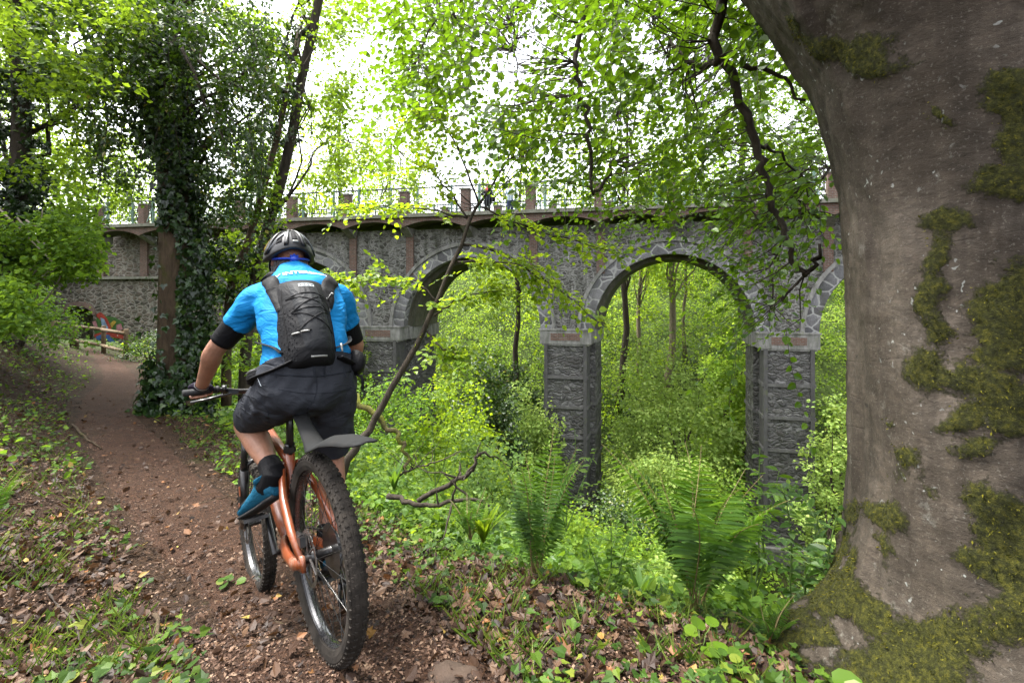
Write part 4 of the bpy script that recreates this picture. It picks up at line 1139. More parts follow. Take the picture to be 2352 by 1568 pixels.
strap_plant("short strap leaves at the foot of the upright fern", P(1330, 1350, 2.6)+[0, 0, -.02], 8, .12, .035, L_LAUREL, 114)

def laurel(label, base, tops, leaf, m, seed, n=24):
    rng = R(seed); t = thing("laurel_sapling", label, "sapling", base); st, fo = MB(), MB()
    for tp in tops:
        q = catmull(wiggle(np.asarray(base, float)-[0, 0, .12], tp, 5, .05, rng), 16)
        st.tube(q, np.linspace(.007, .0025, 16), 5)
        for i in np.linspace(4, 15, n).astype(int):
            az = rng.random()*6.28
            d = unit(np.array([math.cos(az), math.sin(az), .45*rng.random()-.15]))
            leaves(fo, q[i][None] + rng.normal(size=(1, 3))*.004, d[None], unit(np.array([[0, 0, 1.0]]) + rng.normal(size=(1, 3))*.35), leaf*(.6+.6*rng.random()), .62, 'lance')
        for k in range(4):
            i = rng.integers(6, 15); az = rng.random()*6.28
            spray(fo, st, q[i], np.array([math.cos(az), math.sin(az), .35]), np.array([0, 0, 1.0])+rng.normal(size=3)*.3, rng.uniform(.12, .3), leaf*.85, rng, 'lance', .62, .003, .35, .1)
    build("stem", st, M_STEM, t); build("foliage", fo, m, t); return t
laurel("tall sapling with long glossy leaves and thin dark stem before the outer pier", P(1835, 1400, 2.75), [P(1800, 1120, 2.75), P(1880, 1180, 2.7)], .085, L_LAUREL, 121)
laurel("glossy-leaved sapling between the big fern and the outer pier", P(1730, 1330, 3.1), [P(1745, 1030, 3.1), P(1700, 1110, 3.2), P(1790, 1080, 3.0)], .08, L_SHRUB, 122)
laurel("glossy sapling leaning against the beech root", P(1900, 1450, 2.5), [P(1925, 1170, 2.4), P(1890, 1230, 2.6)], .08, L_LAUREL, 123)
laurel("spindly sapling with pale leaves in front of the central pier", P(1300, 1190, 4.6), [P(1320, 985, 4.6), P(1265, 1040, 4.7), P(1370, 1030, 4.5)], .075, L_PALE, 124, 14)
laurel("bright sapling with spreading leaves beside the mossy fallen branch", P(1000, 1090, 5.2), [P(985, 905, 5.2), P(1040, 950, 5.1), P(930, 960, 5.3)], .085, L_YOUNG, 125, 16)
laurel("sapling with broad leaves right of the upright fern", P(1400, 1340, 3.0), [P(1405, 1220, 2.9), P(1450, 1230, 3.0), P(1350, 1240, 3.0)], .08, L_SHRUB, 126, 14)

def round_plant(label, base, n, r, m, seed, h=.07):
    rng = R(seed); t = thing("round_leaf_plant", label, "plant", base); st, fo = MB(), MB()
    for k in range(n):
        az = rng.random()*6.28; e = np.asarray(base) + np.array([math.cos(az)*r*1.3*rng.random()*2, math.sin(az)*r*2*rng.random(), h*(.4+.8*rng.random())])
        st.tube(wiggle(base, e, 5, .1, rng), .0016, 4, False)
        a = unit(np.array([math.cos(az), math.sin(az), 0.1]))
        leaves(fo, (e - a*r*.3)[None], a[None], unit(np.array([[0, -.25, 1.0]])+rng.normal(size=(1, 3))*.25), r*(1.1+.9*rng.random()), .95, 'round')
    build("stem", st, M_STEM, t); build("foliage", fo, m, t)
def rp(label, u, v, n, r, m, seed, h=.07): round_plant(label, edge(u, v, 1.3, 5), n, r, m, seed, h)
rp("round-leaved plant with big leaves at the foot of the beech", 1890, 1690, 7, .045, L_MID, 131, .17)
rp("round-leaved plant in the leaf litter in front of the big fern", 1612, 1490, 5, .045, L_MID, 132, .06)
rp("single dark round leaf plant lying in the litter on the bank", 285, 1425, 2, .035, L_COVER, 133, .03)
rp("leafy plant by the bottom edge between rock and beech", 1660, 1555, 9, .03, L_COVER, 134, .06)
rp("small three-leaved plant in the brown litter right of the rear wheel", 1035, 1395, 5, .03, L_COVER, 135, .05)
rp("broad-leaved plant pushing up left of the front wheel", 520, 1345, 6, .035, L_COVER, 136, .05)

# ------------------------------------------------------------------ litter, crumbs, creeping ivy, grass
def sample(rng, n, ur=(-700, 3000), dr=(1.05, 10)):
    u = rng.uniform(ur[0], ur[1], n); d = dr[0]*np.exp(rng.random(n)*math.log(dr[1]/dr[0]))
    x = (u-U0)/F*d
    S, Z, Y = path_local(x, d)
    e = 1.0 + .7*smoothstep(2.9, 1.2, Y)
    return x, d, S, e
def wheel_clear(x, y): return np.ones(len(x), bool)
def litter(name, label, m, seed, n, size, shape, dr, mask, lift=(0, .02), flat=.25, width=.95):
    rng = R(seed); x, y, S, e = sample(rng, n, dr=dr)
    k = mask(x, y, S, e, rng); x, y = x[k], y[k]; n = len(x)
    z = terr(x, y) + lift[0] + (lift[1]-lift[0])*rng.random(n)**2 + np.where(np.abs(S[k]) < .4, .017, .004)
    az = rng.random(n)*6.28
    ax = np.stack([np.cos(az), np.sin(az), rng.normal(size=n)*flat], -1)
    nr = unit(np.array([0, 0, 1.0]) + rng.normal(size=(n, 3))*flat*1.3)
    mb = MB(); leaves(mb, np.stack([x, y, z], -1), ax, nr, size[0]+(size[1]-size[0])*rng.random(n)**1.6, width, shape)
    tag(build(name, mb, m), label, None, None, "stuff")
def m_litter(x, y, S, e, rng):
    a = np.where(np.abs(S) < .45, .14, np.where(S > 0, .70, .75 + .25*vnoise(x*1.1, y*1.1, 61)))
    return (rng.random(len(x)) < a*(.35+.65*smoothstep(.25, .55, vnoise(x*1.7, y*1.7, 62)))) & (S < e+1.0)
litter("leaf_litter", "brown dead leaves strewn over the bank and the path edge", L_DEAD, 141, 52000, (.018, .062), 'curl', (1.05, 9), m_litter, (0, .03), .45)
litter("leaf_litter", "ragged lobed dead leaves strewn over the bank", L_DEAD, 140, 40000, (.022, .062), 'maple', (1.05, 9), m_litter, (0, .035), .55, .8)
litter("leaf_litter", "crumbled brown leaf fragments", L_CHIP, 142, 190000, (.006, .024), 'diamond', (1.05, 9), lambda x, y, S, e, r: (np.abs(S) < 1.0 + r.random(len(x))*2) & (S < e+.4) & (r.random(len(x)) < .25 + .75*smoothstep(.2, .6, vnoise(x*2.3, y*2.3, 63))), (0, .012), .3, .7)
def m_cover(x, y, S, e, rng):
    nz = vnoise(x*1.5, y*1.5, 71)*.6 + vnoise(x*4.3, y*4.3, 72)*.4
    left = np.where(S < -.42, .10 + .55*smoothstep(.52, .70, nz) + .6*smoothstep(4, 8, y), 0)
    edgeb = np.where((S < -.38) & (S > -.8), .5*smoothstep(.4, .6, nz), 0)
    right = np.where(S > .5, .12 + .75*smoothstep(.50, .66, nz) + .5*smoothstep(3.2, 4.5, y) + .8*smoothstep(e-.35, e+.1, S), 0)
    return rng.random(len(x)) < np.maximum(np.maximum(left, edgeb), right)*np.where(S < 0, .45 + .55*smoothstep(2.5, 4.5, y), .7)
litter("ground_ivy", "creeping ivy and small green leaves on the bank", L_COVER, 143, 70000, (.020, .058), 'ivy', (1.05, 14), m_cover, (.008, .085), .35)
litter("ground_cover", "bright low leaves along the far path edge", L_SHRUB, 144, 20000, (.03, .08), 'ovate', (4, 17), lambda x, y, S, e, r: ((S < -.45) | (S > .5)) & (r.random(len(x)) < .25 + .75*smoothstep(.35, .6, vnoise(x*1.3, y*1.3, 73))), (.01, .22), .4)
def grass(label, seed, n, mask, h):
    rng = R(seed); x, y, S, e = sample(rng, n, dr=(1.1, 9)); k = mask(x, y, S, e, rng); x, y = x[k], y[k]; n = len(x)
    z = terr(x, y); az = rng.random(n)*6.28
    ax = unit(np.stack([np.cos(az)*.7, np.sin(az)*.7, .5+.7*rng.random(n)], -1))
    mb = MB(); leaves(mb, np.stack([x, y, z], -1), ax, unit(np.stack([-np.sin(az), np.cos(az), np.full(n, .3)], -1) + rng.normal(size=(n, 3))*.3), h*(.4+.9*rng.random(n)), .09, 'lance', 0, .25)
    tag(build("grass", mb, L_GRASS), label, None, None, "stuff")
grass("thin grass tufts beside the path", 151, 42000, lambda x, y, S, e, r: (np.abs(S) > .5) & (S < e+.3) & (vnoise(x*2.6, y*2.6, 81)*.6 + vnoise(x*7, y*7, 82)*.4 > .50), .10)
mk = (.55, 2.25)
litter("moss_carpet", "low yellowish moss patch in the litter right of the rear wheel", leafmat("ground_moss", [(0, (.05,.045,.008)), (1, (.17,.15,.03))], .15, (.2, .2, .03), .9, .1, 5.0), 152, 40000, (.008, .018), 'diamond', (1.4, 2.6),
       lambda x, y, S, e, r: (((x-.12)/.33)**2 + ((y-2.12)/.24)**2 < .35 + 1.2*vnoise(x*9, y*9, 85)), (0, .012), .9, .5)

# fallen sticks and branches, each a thing
def stick(name, label, pts, r, m, seed, side=0, cat="branch", group=None):
    rng = R(seed); p = catmull(pts, len(pts)*4); p[1:-1] += rng.normal(size=(len(p)-2, 3))*r*.5
    mb = MB().tube(p, np.linspace(r, r*.4, len(p)), 7)
    for k in range(side):
        i = rng.integers(2, len(p)-2); e = p[i] + unit(rng.normal(size=3)+[0, 0, .5])*rng.uniform(.12, .4)
        mb.tube(wiggle(p[i]-0*e, e, 6, .12, rng), np.linspace(r*.45, r*.12, 6), 5)
    o = build(name, mb, m, None, True); tag(o, label, cat, group)
stick("fallen_branch", "mossy yellowish fallen branch propped behind the saddle", [P(800,905,4.75), P(870,965,4.7), P(912,1000,4.7), P(931,1035,4.65), P(930,1088,4.6)], .034, M_MOSSB, 161, 0)
stick("fallen_branch", "dead branch lying along the slope edge right of the rear wheel", [P(890,1138,3.9), P(940,1152,3.85), P(1000,1158,3.8), P(1085,1146,3.75), P(1125,1160,3.7)], .024, M_BARK, 162, 7)
stick("fallen_branch", "dark crooked dead branch sticking up from the slope", [P(960,1150,3.9), P(1040,1105,3.85), P(1082,1078,3.8), P(1100,1045,3.8), P(1112,1036,3.8)], .022, M_BARK, 163, 5)
stick("dead_twig", "tangled thin dead twigs beside the leaning trunk", [P(905,1095,4.3), P(950,1075,4.2), P(1000,1060,4.1), P(1060,1035,4.1)], .010, M_TWIG, 164, 12)
def ground_stick(label, uv, r, m, seed):
    pts = []
    for u, v in uv:
        q = edge(u, v, 1.2, 9); pts.append(q + np.array([0, 0, r*.8 + .012]))
    stick("stick", label, pts, r, m, seed)
ground_stick("pale stick lying where the bank meets the path", [(165, 980), (200, 1010), (232, 1035)], .016, M_BARKB, 171)
ground_stick("thin twig lying across the path left of the front wheel", [(440, 1165), (500, 1150), (555, 1138)], .006, M_BARKB, 172)
ground_stick("curved twig on the ground left of the rear wheel", [(620, 1415), (640, 1440), (700, 1452), (770, 1450)], .006, M_BARKB, 173)
ground_stick("dark fallen twig across the bottom corner of the bank", [(20, 1290), (90, 1345), (150, 1420), (215, 1530)], .009, M_TWIG, 174)
ground_stick("pale broken stick in the litter at the bottom edge", [(355, 1420), (368, 1480), (350, 1520)], .011, M_BARKB, 175)
ground_stick("thin brown stick running down to the litter below the upright fern", [(1440, 1440), (1500, 1465), (1555, 1492)], .006, M_BARKB, 176)
ground_stick("short brown twig at the foot of the upright fern", [(1325, 1405), (1380, 1432), (1420, 1452)], .008, M_TWIG, 177)
# half-buried stone at the bottom edge
q = edge(1040, 1562, 1.2, 4); mb = MB().ball(q + [0, 0, -.005], (.11, .085, .045), None, 20, 12)
for v in mb.v: v += (vnoise(v[:, 0]*25, v[:, 1]*25+v[:, 2]*18, 3)-.5)[:, None]*.018
tag(build("rock", mb, simple("brown_rock", (.05, .034, .025), .85, 0, .2, .35, 40, .6, .01, 9), None, True), "half-buried brown stone at the bottom edge of the path", "rock")

# log fence at the path bend
def log_fence():
    t = thing("log_fence", "low log rail fence of round posts beside the far path", "fence", gpx(238, 18))
    M_LOG = simple("weathered_log", (.12, .085, .05), .8, 0, .2, .3, 30, .5, .01)
    def post(u, v, d, r=.075):
        a = P(u, v, d); b = np.array([a[0], a[1], min(tz(a[0], a[1]), a[2]-.9)-.1])
        build("post", MB().tube([b, a-[0, 0, .015], a], [r, r, r*.85], 10), M_LOG, t, True)
        return a
    a = post(290, 755, 16.0); b = post(238, 747, 18.2); c = post(165, 739, 20.0); d = post(176, 739, 19.6); e = post(118, 731, 19.0)
    for p, q, dz in ((a, b, -.14), (a, b, -.74), (b, d, -.14), (b, d, -.74), (c, e, -.1), (c, e, -.70)):
        build("rail", MB().tube([p+[0, -.08, dz], q+[0, -.08, dz]], .06, 10), M_LOG, t, True)
log_fence()

# graffiti on the abutment wall: flat painted shapes a few millimetres proud of the stones
def graffiti():
    def wp(u, v):
        k = (u-U0)/F; Xl = (25*k-.545)/(.9781+.2079*k)
        # the abutment face is .6 m behind the front plane
        x0 = BLOC + BX*Xl; d = (BO[1] + .597*BYS[1] - 0) 
        A = np.array([[k, -BX[0]], [1, -BX[1]]]); rhs = (BO + BYS*.59)[:2]
        yv, Xl = np.linalg.solve(A, rhs)
        return Xl, -(v-V0)/F*yv
    cols = {"red": (.20,.03,.02), "blue": (.03,.075,.19), "pale": (.14,.20,.28), "pink": (.24,.11,.12), "green": (.035,.08,.02), "yellow": (.28,.19,.03), "black": (.02,.02,.025), "white": (.28,.285,.28)}
    ms = {k: simple("paint_"+k, v, .7, 0, .2, .25, 30, .3) for k, v in cols.items()}
    sh = [("green", [(213,745),(228,722),(265,728),(284,740),(280,775),(250,790),(222,780)]), ("red", [(219,722),(232,716),(246,730),(256,752),(254,772),(240,760),(234,738)]),
          ("pale", [(231,728),(240,732),(249,752),(246,768),(236,755)]), ("pink", [(212,738),(221,736),(226,752),(220,756)]), ("pink", [(268,745),(279,742),(283,755),(268,762)]),
          ("yellow", [(254,742),(262,735),(268,738),(258,752)]), ("red", [(216,768),(232,762),(262,764),(285,758),(284,778),(262,774),(232,772),(224,786)]),
          ("blue", [(221,772),(236,766),(252,768),(267,786),(258,790),(246,778),(232,776),(228,790)]), ("black", [(232,780),(248,780),(262,790),(282,782),(286,808),(250,812),(226,804)]),
          ("white", [(236,790),(246,786),(250,800),(240,806)]), ("pale", [(262,792),(276,788),(280,804),(264,806)])]
    for i, (c, pts) in enumerate(sh):
        q = [wp(*p) for p in pts]; y = .59 - .004*(i+1)
        bpart("graffiti", MB().add([(x, y, z) for x, z in q], [tuple(range(len(q)))]), ms[c], ab)
graffiti()
# ------------------------------------------------------------------ mountain bike
R0 = P(768, 1518, 1.747); F0 = P(600, 1357, 2.687)
FW = unit(F0 - R0); WB = float(np.linalg.norm(F0 - R0))
UP = unit(np.array([0, 0, 1.0]) - FW*FW[2]); LF = np.cross(UP, FW)
_l = rad(1.6); UP, LF = UP*math.cos(_l) + LF*math.sin(_l), LF*math.cos(_l) - UP*math.sin(_l)
def B(x, y, z): return R0 + FW*x + LF*y + UP*z
BMX = np.stack([FW, LF, UP], 1)
def Bp(pts): return np.array([B(*p) for p in pts])

def paint(name, col, rough=.25, dust=.35, dcol=(.20,.14,.10), metal=0.0, coat=.3):
    m, t = mat(name); c = t.coord()
    d = t.ramp(t.math('ADD', t.math('MULTIPLY', t.noise(c, 9, 7, .7), .7), t.math('MULTIPLY', t.noise(c, 70, 4, .7), .3)), [(.5, 0.0), (.68, dust)])
    cc = t.mix(d, t.ramp(t.noise(c, 25, 4), [(.3, tuple(q*.8 for q in col)), (.7, col)]), dcol)
    rr = t.math('ADD', t.math('MULTIPLY', d, .9), rough)
    t.out(t.bsdf(cc, rr, metal, .5 if rough < .7 else .15, t.bump(t.noise(c, 120, 3), .05, .002), **{"Coat Weight": coat, "Coat Roughness": .08}))
    return m
M_ORANGE = paint("orange_frame_paint", (.19,.042,.011), .36, .60)
M_BLACKM = paint("black_metal", (.010,.010,.011), .35, .30, (.07,.05,.04), .2, .3)
M_STEEL = paint("worn_steel", (.18,.17,.165), .35, .5, (.06,.042,.03), .9, 0)
M_TYRE = simple("dusty_tyre_rubber", (.024,.020,.0165), .85, 0, .2, .45, 90, .5, .004, 14)
M_RIM = paint("dark_rim", (.035,.035,.038), .22, .45, (.14,.115,.09), .4, .6)
M_SADDLE = simple("saddle_cover", (.02,.02,.022), .5, 0, .4)
M_FENDER = paint("grey_mudguard_plastic", (.010,.0105,.011), .8, .2, (.04,.034,.028), 0, .0)
M_GRIP = simple("grip_rubber", (.015,.015,.016), .7)
bike = thing("mountain_bike", "dusty orange full-suspension mountain bike ridden away from the camera", "bicycle", R0, None, BMX)

def wheel(cx, rear):
    c = B(cx, 0, .37); Rw = .342
    mb = MB()                                                     # hub and spokes
    mb.lathe(c, LF, [(.012, -.075), (.02, -.06), (.03, -.055), (.03, -.05), (.018, -.042), (.018, .03), (.032, .036), (.032, .042), (.02, .048), (.012, .07)], 20)
    e1, e2 = FW, UP
    for k in range(32):
        a = 2*math.pi*k/32; s = .036 if k % 2 else -.046
        a2 = a + (.38 if (k//2) % 2 else -.38)
        p = c + LF*s + (e1*math.cos(a2) + e2*math.sin(a2))*.028; q = c + (e1*math.cos(a) + e2*math.sin(a))*.305
        mb.tube([p, q], .0013, 4, False)
    wo_ = build("wheel", mb, M_BLACKM, bike, True)
    prof = [(-.030, -.024), (-.012, -.030), (.006, -.031), (.020, -.026), (.028, -.014), (.030, 0), (.028, .014), (.020, .026), (.006, .031), (-.012, .030), (-.030, .024), (-.032, 0)]
    mb = MB().ring(c, LF, Rw, [(a, b) for a, b in prof], 96)
    nk = 74                                                       # tread knobs
    for k in range(nk):
        for da, dr, w_, off in ((-.027, .014, .010, 0), (.027, .014, .010, 0), (-.011, .027, .013, .5), (.011, .027, .013, .5), (-.019, .021, .009, .25), (.019, .021, .009, .75)):
            a = 2*math.pi*(k+off)/nk; d = e1*math.cos(a) + e2*math.sin(a); tg = -e1*math.sin(a) + e2*math.cos(a)
            nrm_ = unit(d*(dr+.004) + LF*da*.9)
            M3 = np.stack([tg, np.cross(nrm_, tg), nrm_], 1)
            mb.box(c + d*(Rw+dr) + LF*da, (.017, w_, .010), M3, 0, .8)
    build("tyre", mb, M_TYRE, wo_)
    prof = [(-.036, -.010), (-.034, -.016), (-.016, -.019), (-.012, -.017), (-.020, 0), (-.012, .017), (-.016, .019), (-.034, .016), (-.036, .010), (-.040, 0)]
    build("rim", MB().ring(c, LF, Rw, prof, 96), M_RIM, wo_)
    mb = MB(); r_ = .10 if rear else .102
    n = 60
    for k in range(n):
        a, b_ = 2*math.pi*k/n, 2*math.pi*(k+1)/n
        v = []
        for ang_, s in ((a, 0), (b_, 0)):
            for rr, yy in ((r_-.016 + .003*math.sin(k*2.1), .050), (r_+.003*math.sin(k*1.57), .050), (r_, .052), (r_-.016, .052)):
                v.append(c + (e1*math.cos(ang_) + e2*math.sin(ang_))*rr + LF*yy)
        mb.add(v, [(0, 4, 5, 1), (1, 5, 6, 2), (2, 6, 7, 3), (3, 7, 4, 0)])
    for k in range(6):
        a = 2*math.pi*k/6; mb.tube([c + LF*.051 + (e1*math.cos(a) + e2*math.sin(a))*.02, c + LF*.051 + (e1*math.cos(a+.5) + e2*math.sin(a+.5))*(r_-.008)], .004, 5)
    build("brake_disc", mb, M_STEEL, wo_)
    if rear:
        mb = MB()
        for i, rr in enumerate(np.linspace(.098, .03, 11)):
            y = -.030 - .0042*i; n = 48; V = []
            for yy in (y, y-.002):
                for k in range(n):
                    a = 2*math.pi*k/n; q = rr + (.004 if k % 2 else 0)
                    V.append(c + LF*yy + (e1*math.cos(a) + e2*math.sin(a))*q)
            mb.add(V, [tuple(range(n)), tuple(range(2*n-1, n-1, -1))] + [(k, (k+1) % n, n+(k+1) % n, n+k) for k in range(n)])
        build("cassette", mb, M_BLACKM, wo_)
wheel(0.0, True); wheel(WB, False)

BBX, BBZ = .445, .335
HL, HU = np.array([WB-.048-.4226*.53, .37+.9063*.53]), np.array([WB-.048-.4226*.66, .37+.9063*.66])
mb = MB()
mb.tube(Bp([(HL[0], 0, HL[1]), (HU[0], 0, HU[1])]), .026, 12)
mb.tube(Bp([(BBX, 0, BBZ), (.62, 0, .46), (.80, 0, .66), (HL[0]-.005, 0, HL[1]+.03)]), [.032, .034, .033, .030], 12)                   # down tube
mb.tube(Bp([(.345, 0, .70), (.52, 0, .775), (.72, 0, .86), (HU[0]+.005, 0, HU[1]-.035)]), [.020, .023, .025, .025], 12, sq=.85)              # top tube
mb.tube(Bp([(BBX, 0, BBZ), (.40, 0, .50), (.335, 0, .76)]), [.028, .022, .020], 12)                                                  # seat tube
mb.tube(Bp([(.372, 0, .62), (.46, 0, .745)]), .012, 8)
mb.lathe(B(BBX, 0, BBZ), LF, [(.03, -.05), (.033, -.045), (.033, .045), (.03, .05)], 16)
frame = build("frame", mb, M_ORANGE, bike, True)
build("seat_clamp", MB().lathe(B(.334, 0, .762), unit(UP*.97-FW*.25), [(.026, -.012), (.026, .012)], 14), M_BLACKM, frame)
for s in (1, -1):
    mb = MB()
    mb.tube(Bp([(0, s*.078, .37), (.10, s*.080, .46), (.22, s*.070, .57), (.315, s*.045, .665), (.36, s*.03, .70)]), [.012, .015, .016, .015, .013], 10, sq=1.25)
    build("seat_stay", mb, M_ORANGE, bike, True)
    mb = MB()
    mb.tube(Bp([(-.005, s*.078, .365), (.10, s*.080, .345), (.26, s*.066, .35), (.40, s*.045, .365), (.43, s*.035, .385)]), [.014, .016, .017, .017, .015], 10, sq=1.5)
    mb.box(B(.0, s*.078, .362), (.06, .014, .055), BMX)
    build("chain_stay", mb, M_ORANGE, bike, True)
    build("rocker_link", MB().tube(Bp([(.33, s*.04, .675), (.375, s*.042, .62), (.43, s*.036, .66)]), [.013, .014, .010], 8), M_BLACKM, bike, True)
mb = MB(); mb.tube(Bp([(.43, 0, .66), (.56, 0, .70)]), .012, 10); mb.tube(Bp([(.44, 0, .663), (.52, 0, .688)]), .024, 12)
build("rear_shock", mb, M_BLACKM, bike, True)
mb = MB(); mb.tube(Bp([(.335, 0, .74), (.265, 0, .955)]), .0155, 12); mb.tube(Bp([(.333, 0, .765), (.326, 0, .787)]), .021, 12)
build("seat_post", mb, M_BLACKM, bike, True)
mb = MB()
secs = []
for x, w_, h_, z in ((.08, .060, .022, .975), (.10, .072, .030, .972), (.16, .070, .030, .968), (.22, .045, .027, .970), (.28, .026, .022, .970), (.34, .019, .018, .962), (.36, .010, .010, .957)):
    secs.append((B(x, 0, z), LF*w_, UP*h_, .85))
mb.loft(secs, 20); mb.tube(Bp([(.10, .02, .95), (.20, .022, .935), (.30, .012, .945)]), .0035, 6); mb.tube(Bp([(.10, -.02, .95), (.20, -.022, .935), (.30, -.012, .945)]), .0035, 6)
build("saddle", mb, M_SADDLE, bike, True)
# clip-on rear mudguard
mb = MB(); pr_ = [(.20, .03, .945, .004), (.14, .032, .93, .005), (.06, .030, .86, .010), (-.03, .038, .797, .014), (-.085, .050, .772, .02), (-.17, .058, .783, .026), (-.29, .061, .797, .027), (-.42, .060, .795, .024), (-.52, .054, .782, .018), (-.565, .040, .772, .010), (-.585, .018, .767, .004)]
rows = []
for x, w_, z, dr in pr_:
    tt_ = np.linspace(-1, 1, 9); rows.append([B(x, k*w_, z - dr*k*k) for k in tt_])
rows = np.array(rows); V = rows.reshape(-1, 3); m_ = len(pr_)
fs = [(i*9+k, i*9+k+1, (i+1)*9+k+1, (i+1)*9+k) for i in range(m_-1) for k in range(8)]
fend = build("mudguard", mb.add(V, fs), M_FENDER, bike, True)
md = fend.modifiers.new("t", "SOLIDIFY"); md.thickness = .004; bake_mods(fend)
build("mudguard_strap", MB().tube(Bp([(.17, .03, .94), (.15, .035, .965), (.12, .03, .955)]), .005, 6), M_GRIP, fend)
# fork
mb = MB(); ax_ = np.array([-.4226, .9063])
def FK(s, y): return (WB-.048+ax_[0]*s, y, .37+ax_[1]*s)
for s in (1, -1):
    mb.tube(Bp([(WB, s*.062, .365), FK(.05, s*.066), FK(.14, s*.066), FK(.34, s*.066)]), [.018, .024, .023, .021], 12)
mb.tube(Bp([FK(.30, .066), FK(.37, .05), FK(.40, 0), FK(.37, -.05), FK(.30, -.066)]), .014, 8)
fk = build("fork", mb, M_BLACKM, bike, True)
mb = MB()
for s in (1, -1): mb.tube(Bp([FK(.32, s*.066), FK(.52, s*.066)]), .0175, 12)
mb.tube(Bp([FK(.53, .07), FK(.535, 0), FK(.53, -.07)]), .026, 10, sq=.8)
build("stanchion", mb, simple("fork_stanchion", (.03,.03,.03), .2, .4, .5), fk, True)
for k in (.12, .22): build("fork_decal", MB().box(B(*FK(k, .0885)), (.03, .004, .05), BMX), M_ORANGE, fk)
# bar, stem, grips, levers
BARC = (.84, 0.0, 1.125); BARW = .338
mb = MB(); mb.tube(Bp([(HU[0], 0, HU[1]-.005), (HU[0]-.012, 0, HU[1]+.05)]), .02, 12); mb.tube(Bp([(HU[0]-.01, 0, HU[1]+.035), (BARC[0]+.02, 0, 1.085)]), .018, 10)
build("stem", mb, M_BLACKM, bike, True)
bar = catmull(Bp([(.815, BARW, 1.115), (.83, .2, 1.112), (.85, .09, 1.09), (.855, 0, 1.085), (.85, -.09, 1.09), (.83, -.2, 1.112), (.815, -BARW, 1.115)]), 40)
hb = build("handlebar", MB().tube(bar, .0125, 10), M_BLACKM, bike, True)
for s in (1, -1):
    mb = MB().tube(Bp([(.816, s*(BARW+.004), 1.115), (.829, s*(BARW-.135), 1.1125)]), .0165, 12)
    mb.tube(Bp([(.829, s*(BARW-.137), 1.1125), (.8305, s*(BARW-.15), 1.1125)]), .0195, 12)
    build("grip", mb, M_GRIP, hb, True)
    mb = MB(); mb.tube(Bp([(.85, s*(BARW-.17), 1.105), (.885, s*(BARW-.18), 1.085), (.89, s*(BARW-.10), 1.075), (.88, s*(BARW-.03), 1.07)]), [.009, .009, .006, .005], 8, sq=1.3)
    mb.tube(Bp([(.835, s*(BARW-.185), 1.112), (.836, s*(BARW-.165), 1.112)]), .02, 10)
    mb.tube(Bp([(.85, s*(BARW-.18), 1.10), (.86, s*(BARW-.26), 1.085)]), .012, 8)
    build("brake_lever", mb, M_BLACKM, hb, True)
    mb = MB(); mb.box(B(.825, s*(BARW-.21), 1.085), (.05, .045, .022), BMX); mb.tube(Bp([(.80, s*(BARW-.20), 1.08), (.785, s*(BARW-.15), 1.072)]), .006, 6)
    build("shifter", mb, M_BLACKM, hb)
mb = MB()
for s in (1, -1):
    mb.tube(catmull(Bp([(.86, s*(BARW-.26), 1.085), (.95, s*.06, 1.07), (1.0, s*.03, .98), (HL[0]+.03, s*.04, HL[1]), (HL[0]+.02, s*.05, HL[1]-.12)]), 16), .003, 5)
build("cable", mb, M_GRIP, bike, True)
# cranks, pedals, chain ring, chain, derailleur
ca = math.atan2(.165, .045)
PED = {1: (BBX+.17*math.cos(ca), .135, BBZ+.17*math.sin(ca)), -1: (BBX-.17*math.cos(ca), -.135, BBZ-.17*math.sin(ca))}
for s in (1, -1):
    p = PED[s]
    mb = MB().tube(Bp([(BBX, s*.055, BBZ), (BBX, s*.075, BBZ), (p[0], s*.082, p[2])]), [.018, .017, .012], 10, sq=.8)
    cr_ = build("crank", mb, M_BLACKM, bike, True)
    mb = MB().tube(Bp([(p[0], s*.085, p[2]), (p[0], s*.18, p[2])]), .008, 8)
    for dx in (-.045, 0, .045): mb.box(B(p[0]+dx, s*.135, p[2]), (.012, .095, .014), BMX)
    for dy in (.09, .18): mb.box(B(p[0], s*dy, p[2]), (.10, .010, .0135), BMX)
    build("pedal", mb, M_BLACKM, cr_)
mb = MB(); c = B(BBX, -.052, BBZ); n = 64; V = []
for yy in (0, -.003):
    for k in range(n):
        a = 2*math.pi*k/n; V.append(c + LF*yy + (FW*math.cos(a) + UP*math.sin(a))*(.065+.004*(k % 2)))
mb.add(V, [tuple(range(n)), tuple(range(2*n-1, n-1, -1))] + [(k, (k+1) % n, n+(k+1) % n, n+k) for k in range(n)])
build("chain_ring", mb, M_BLACKM, bike)
mb = MB(); dp = []
for a in np.linspace(-1.35, 1.45, 14): dp.append((BBX+.068*math.cos(a), -.053, BBZ+.068*math.sin(a)))
for a in np.linspace(1.70, 3.6, 14): dp.append((.068*math.cos(a), -.048, .37+.068*math.sin(a)))
dp += [(-.035, -.055, .27), (.0, -.058, .235), (.035, -.058, .20), (.03, -.058, .165), (.06, -.058, .165), (.10, -.057, .19)]; dp.append(dp[0])
mb.tube(Bp(dp), .0048, 5)
build("chain", mb, M_STEEL, bike)
mb = MB(); mb.tube(Bp([(0, -.085, .35), (-.015, -.09, .31), (.0, -.078, .245)]), [.014, .018, .014], 8); mb.tube(Bp([(.0, -.068, .245), (.03, -.068, .165)]), [.013, .011], 8, sq=.5); mb.tube(Bp([(.0, -.05, .245), (.03, -.05, .165)]), [.013, .011], 8, sq=.5)
for q in ((.0, .24), (.03, .168)): mb.lathe(B(q[0], -.058, q[1]), LF, [(.02, -.004), (.022, 0), (.02, .004)], 14)
build("derailleur", mb, M_BLACKM, bike, True)
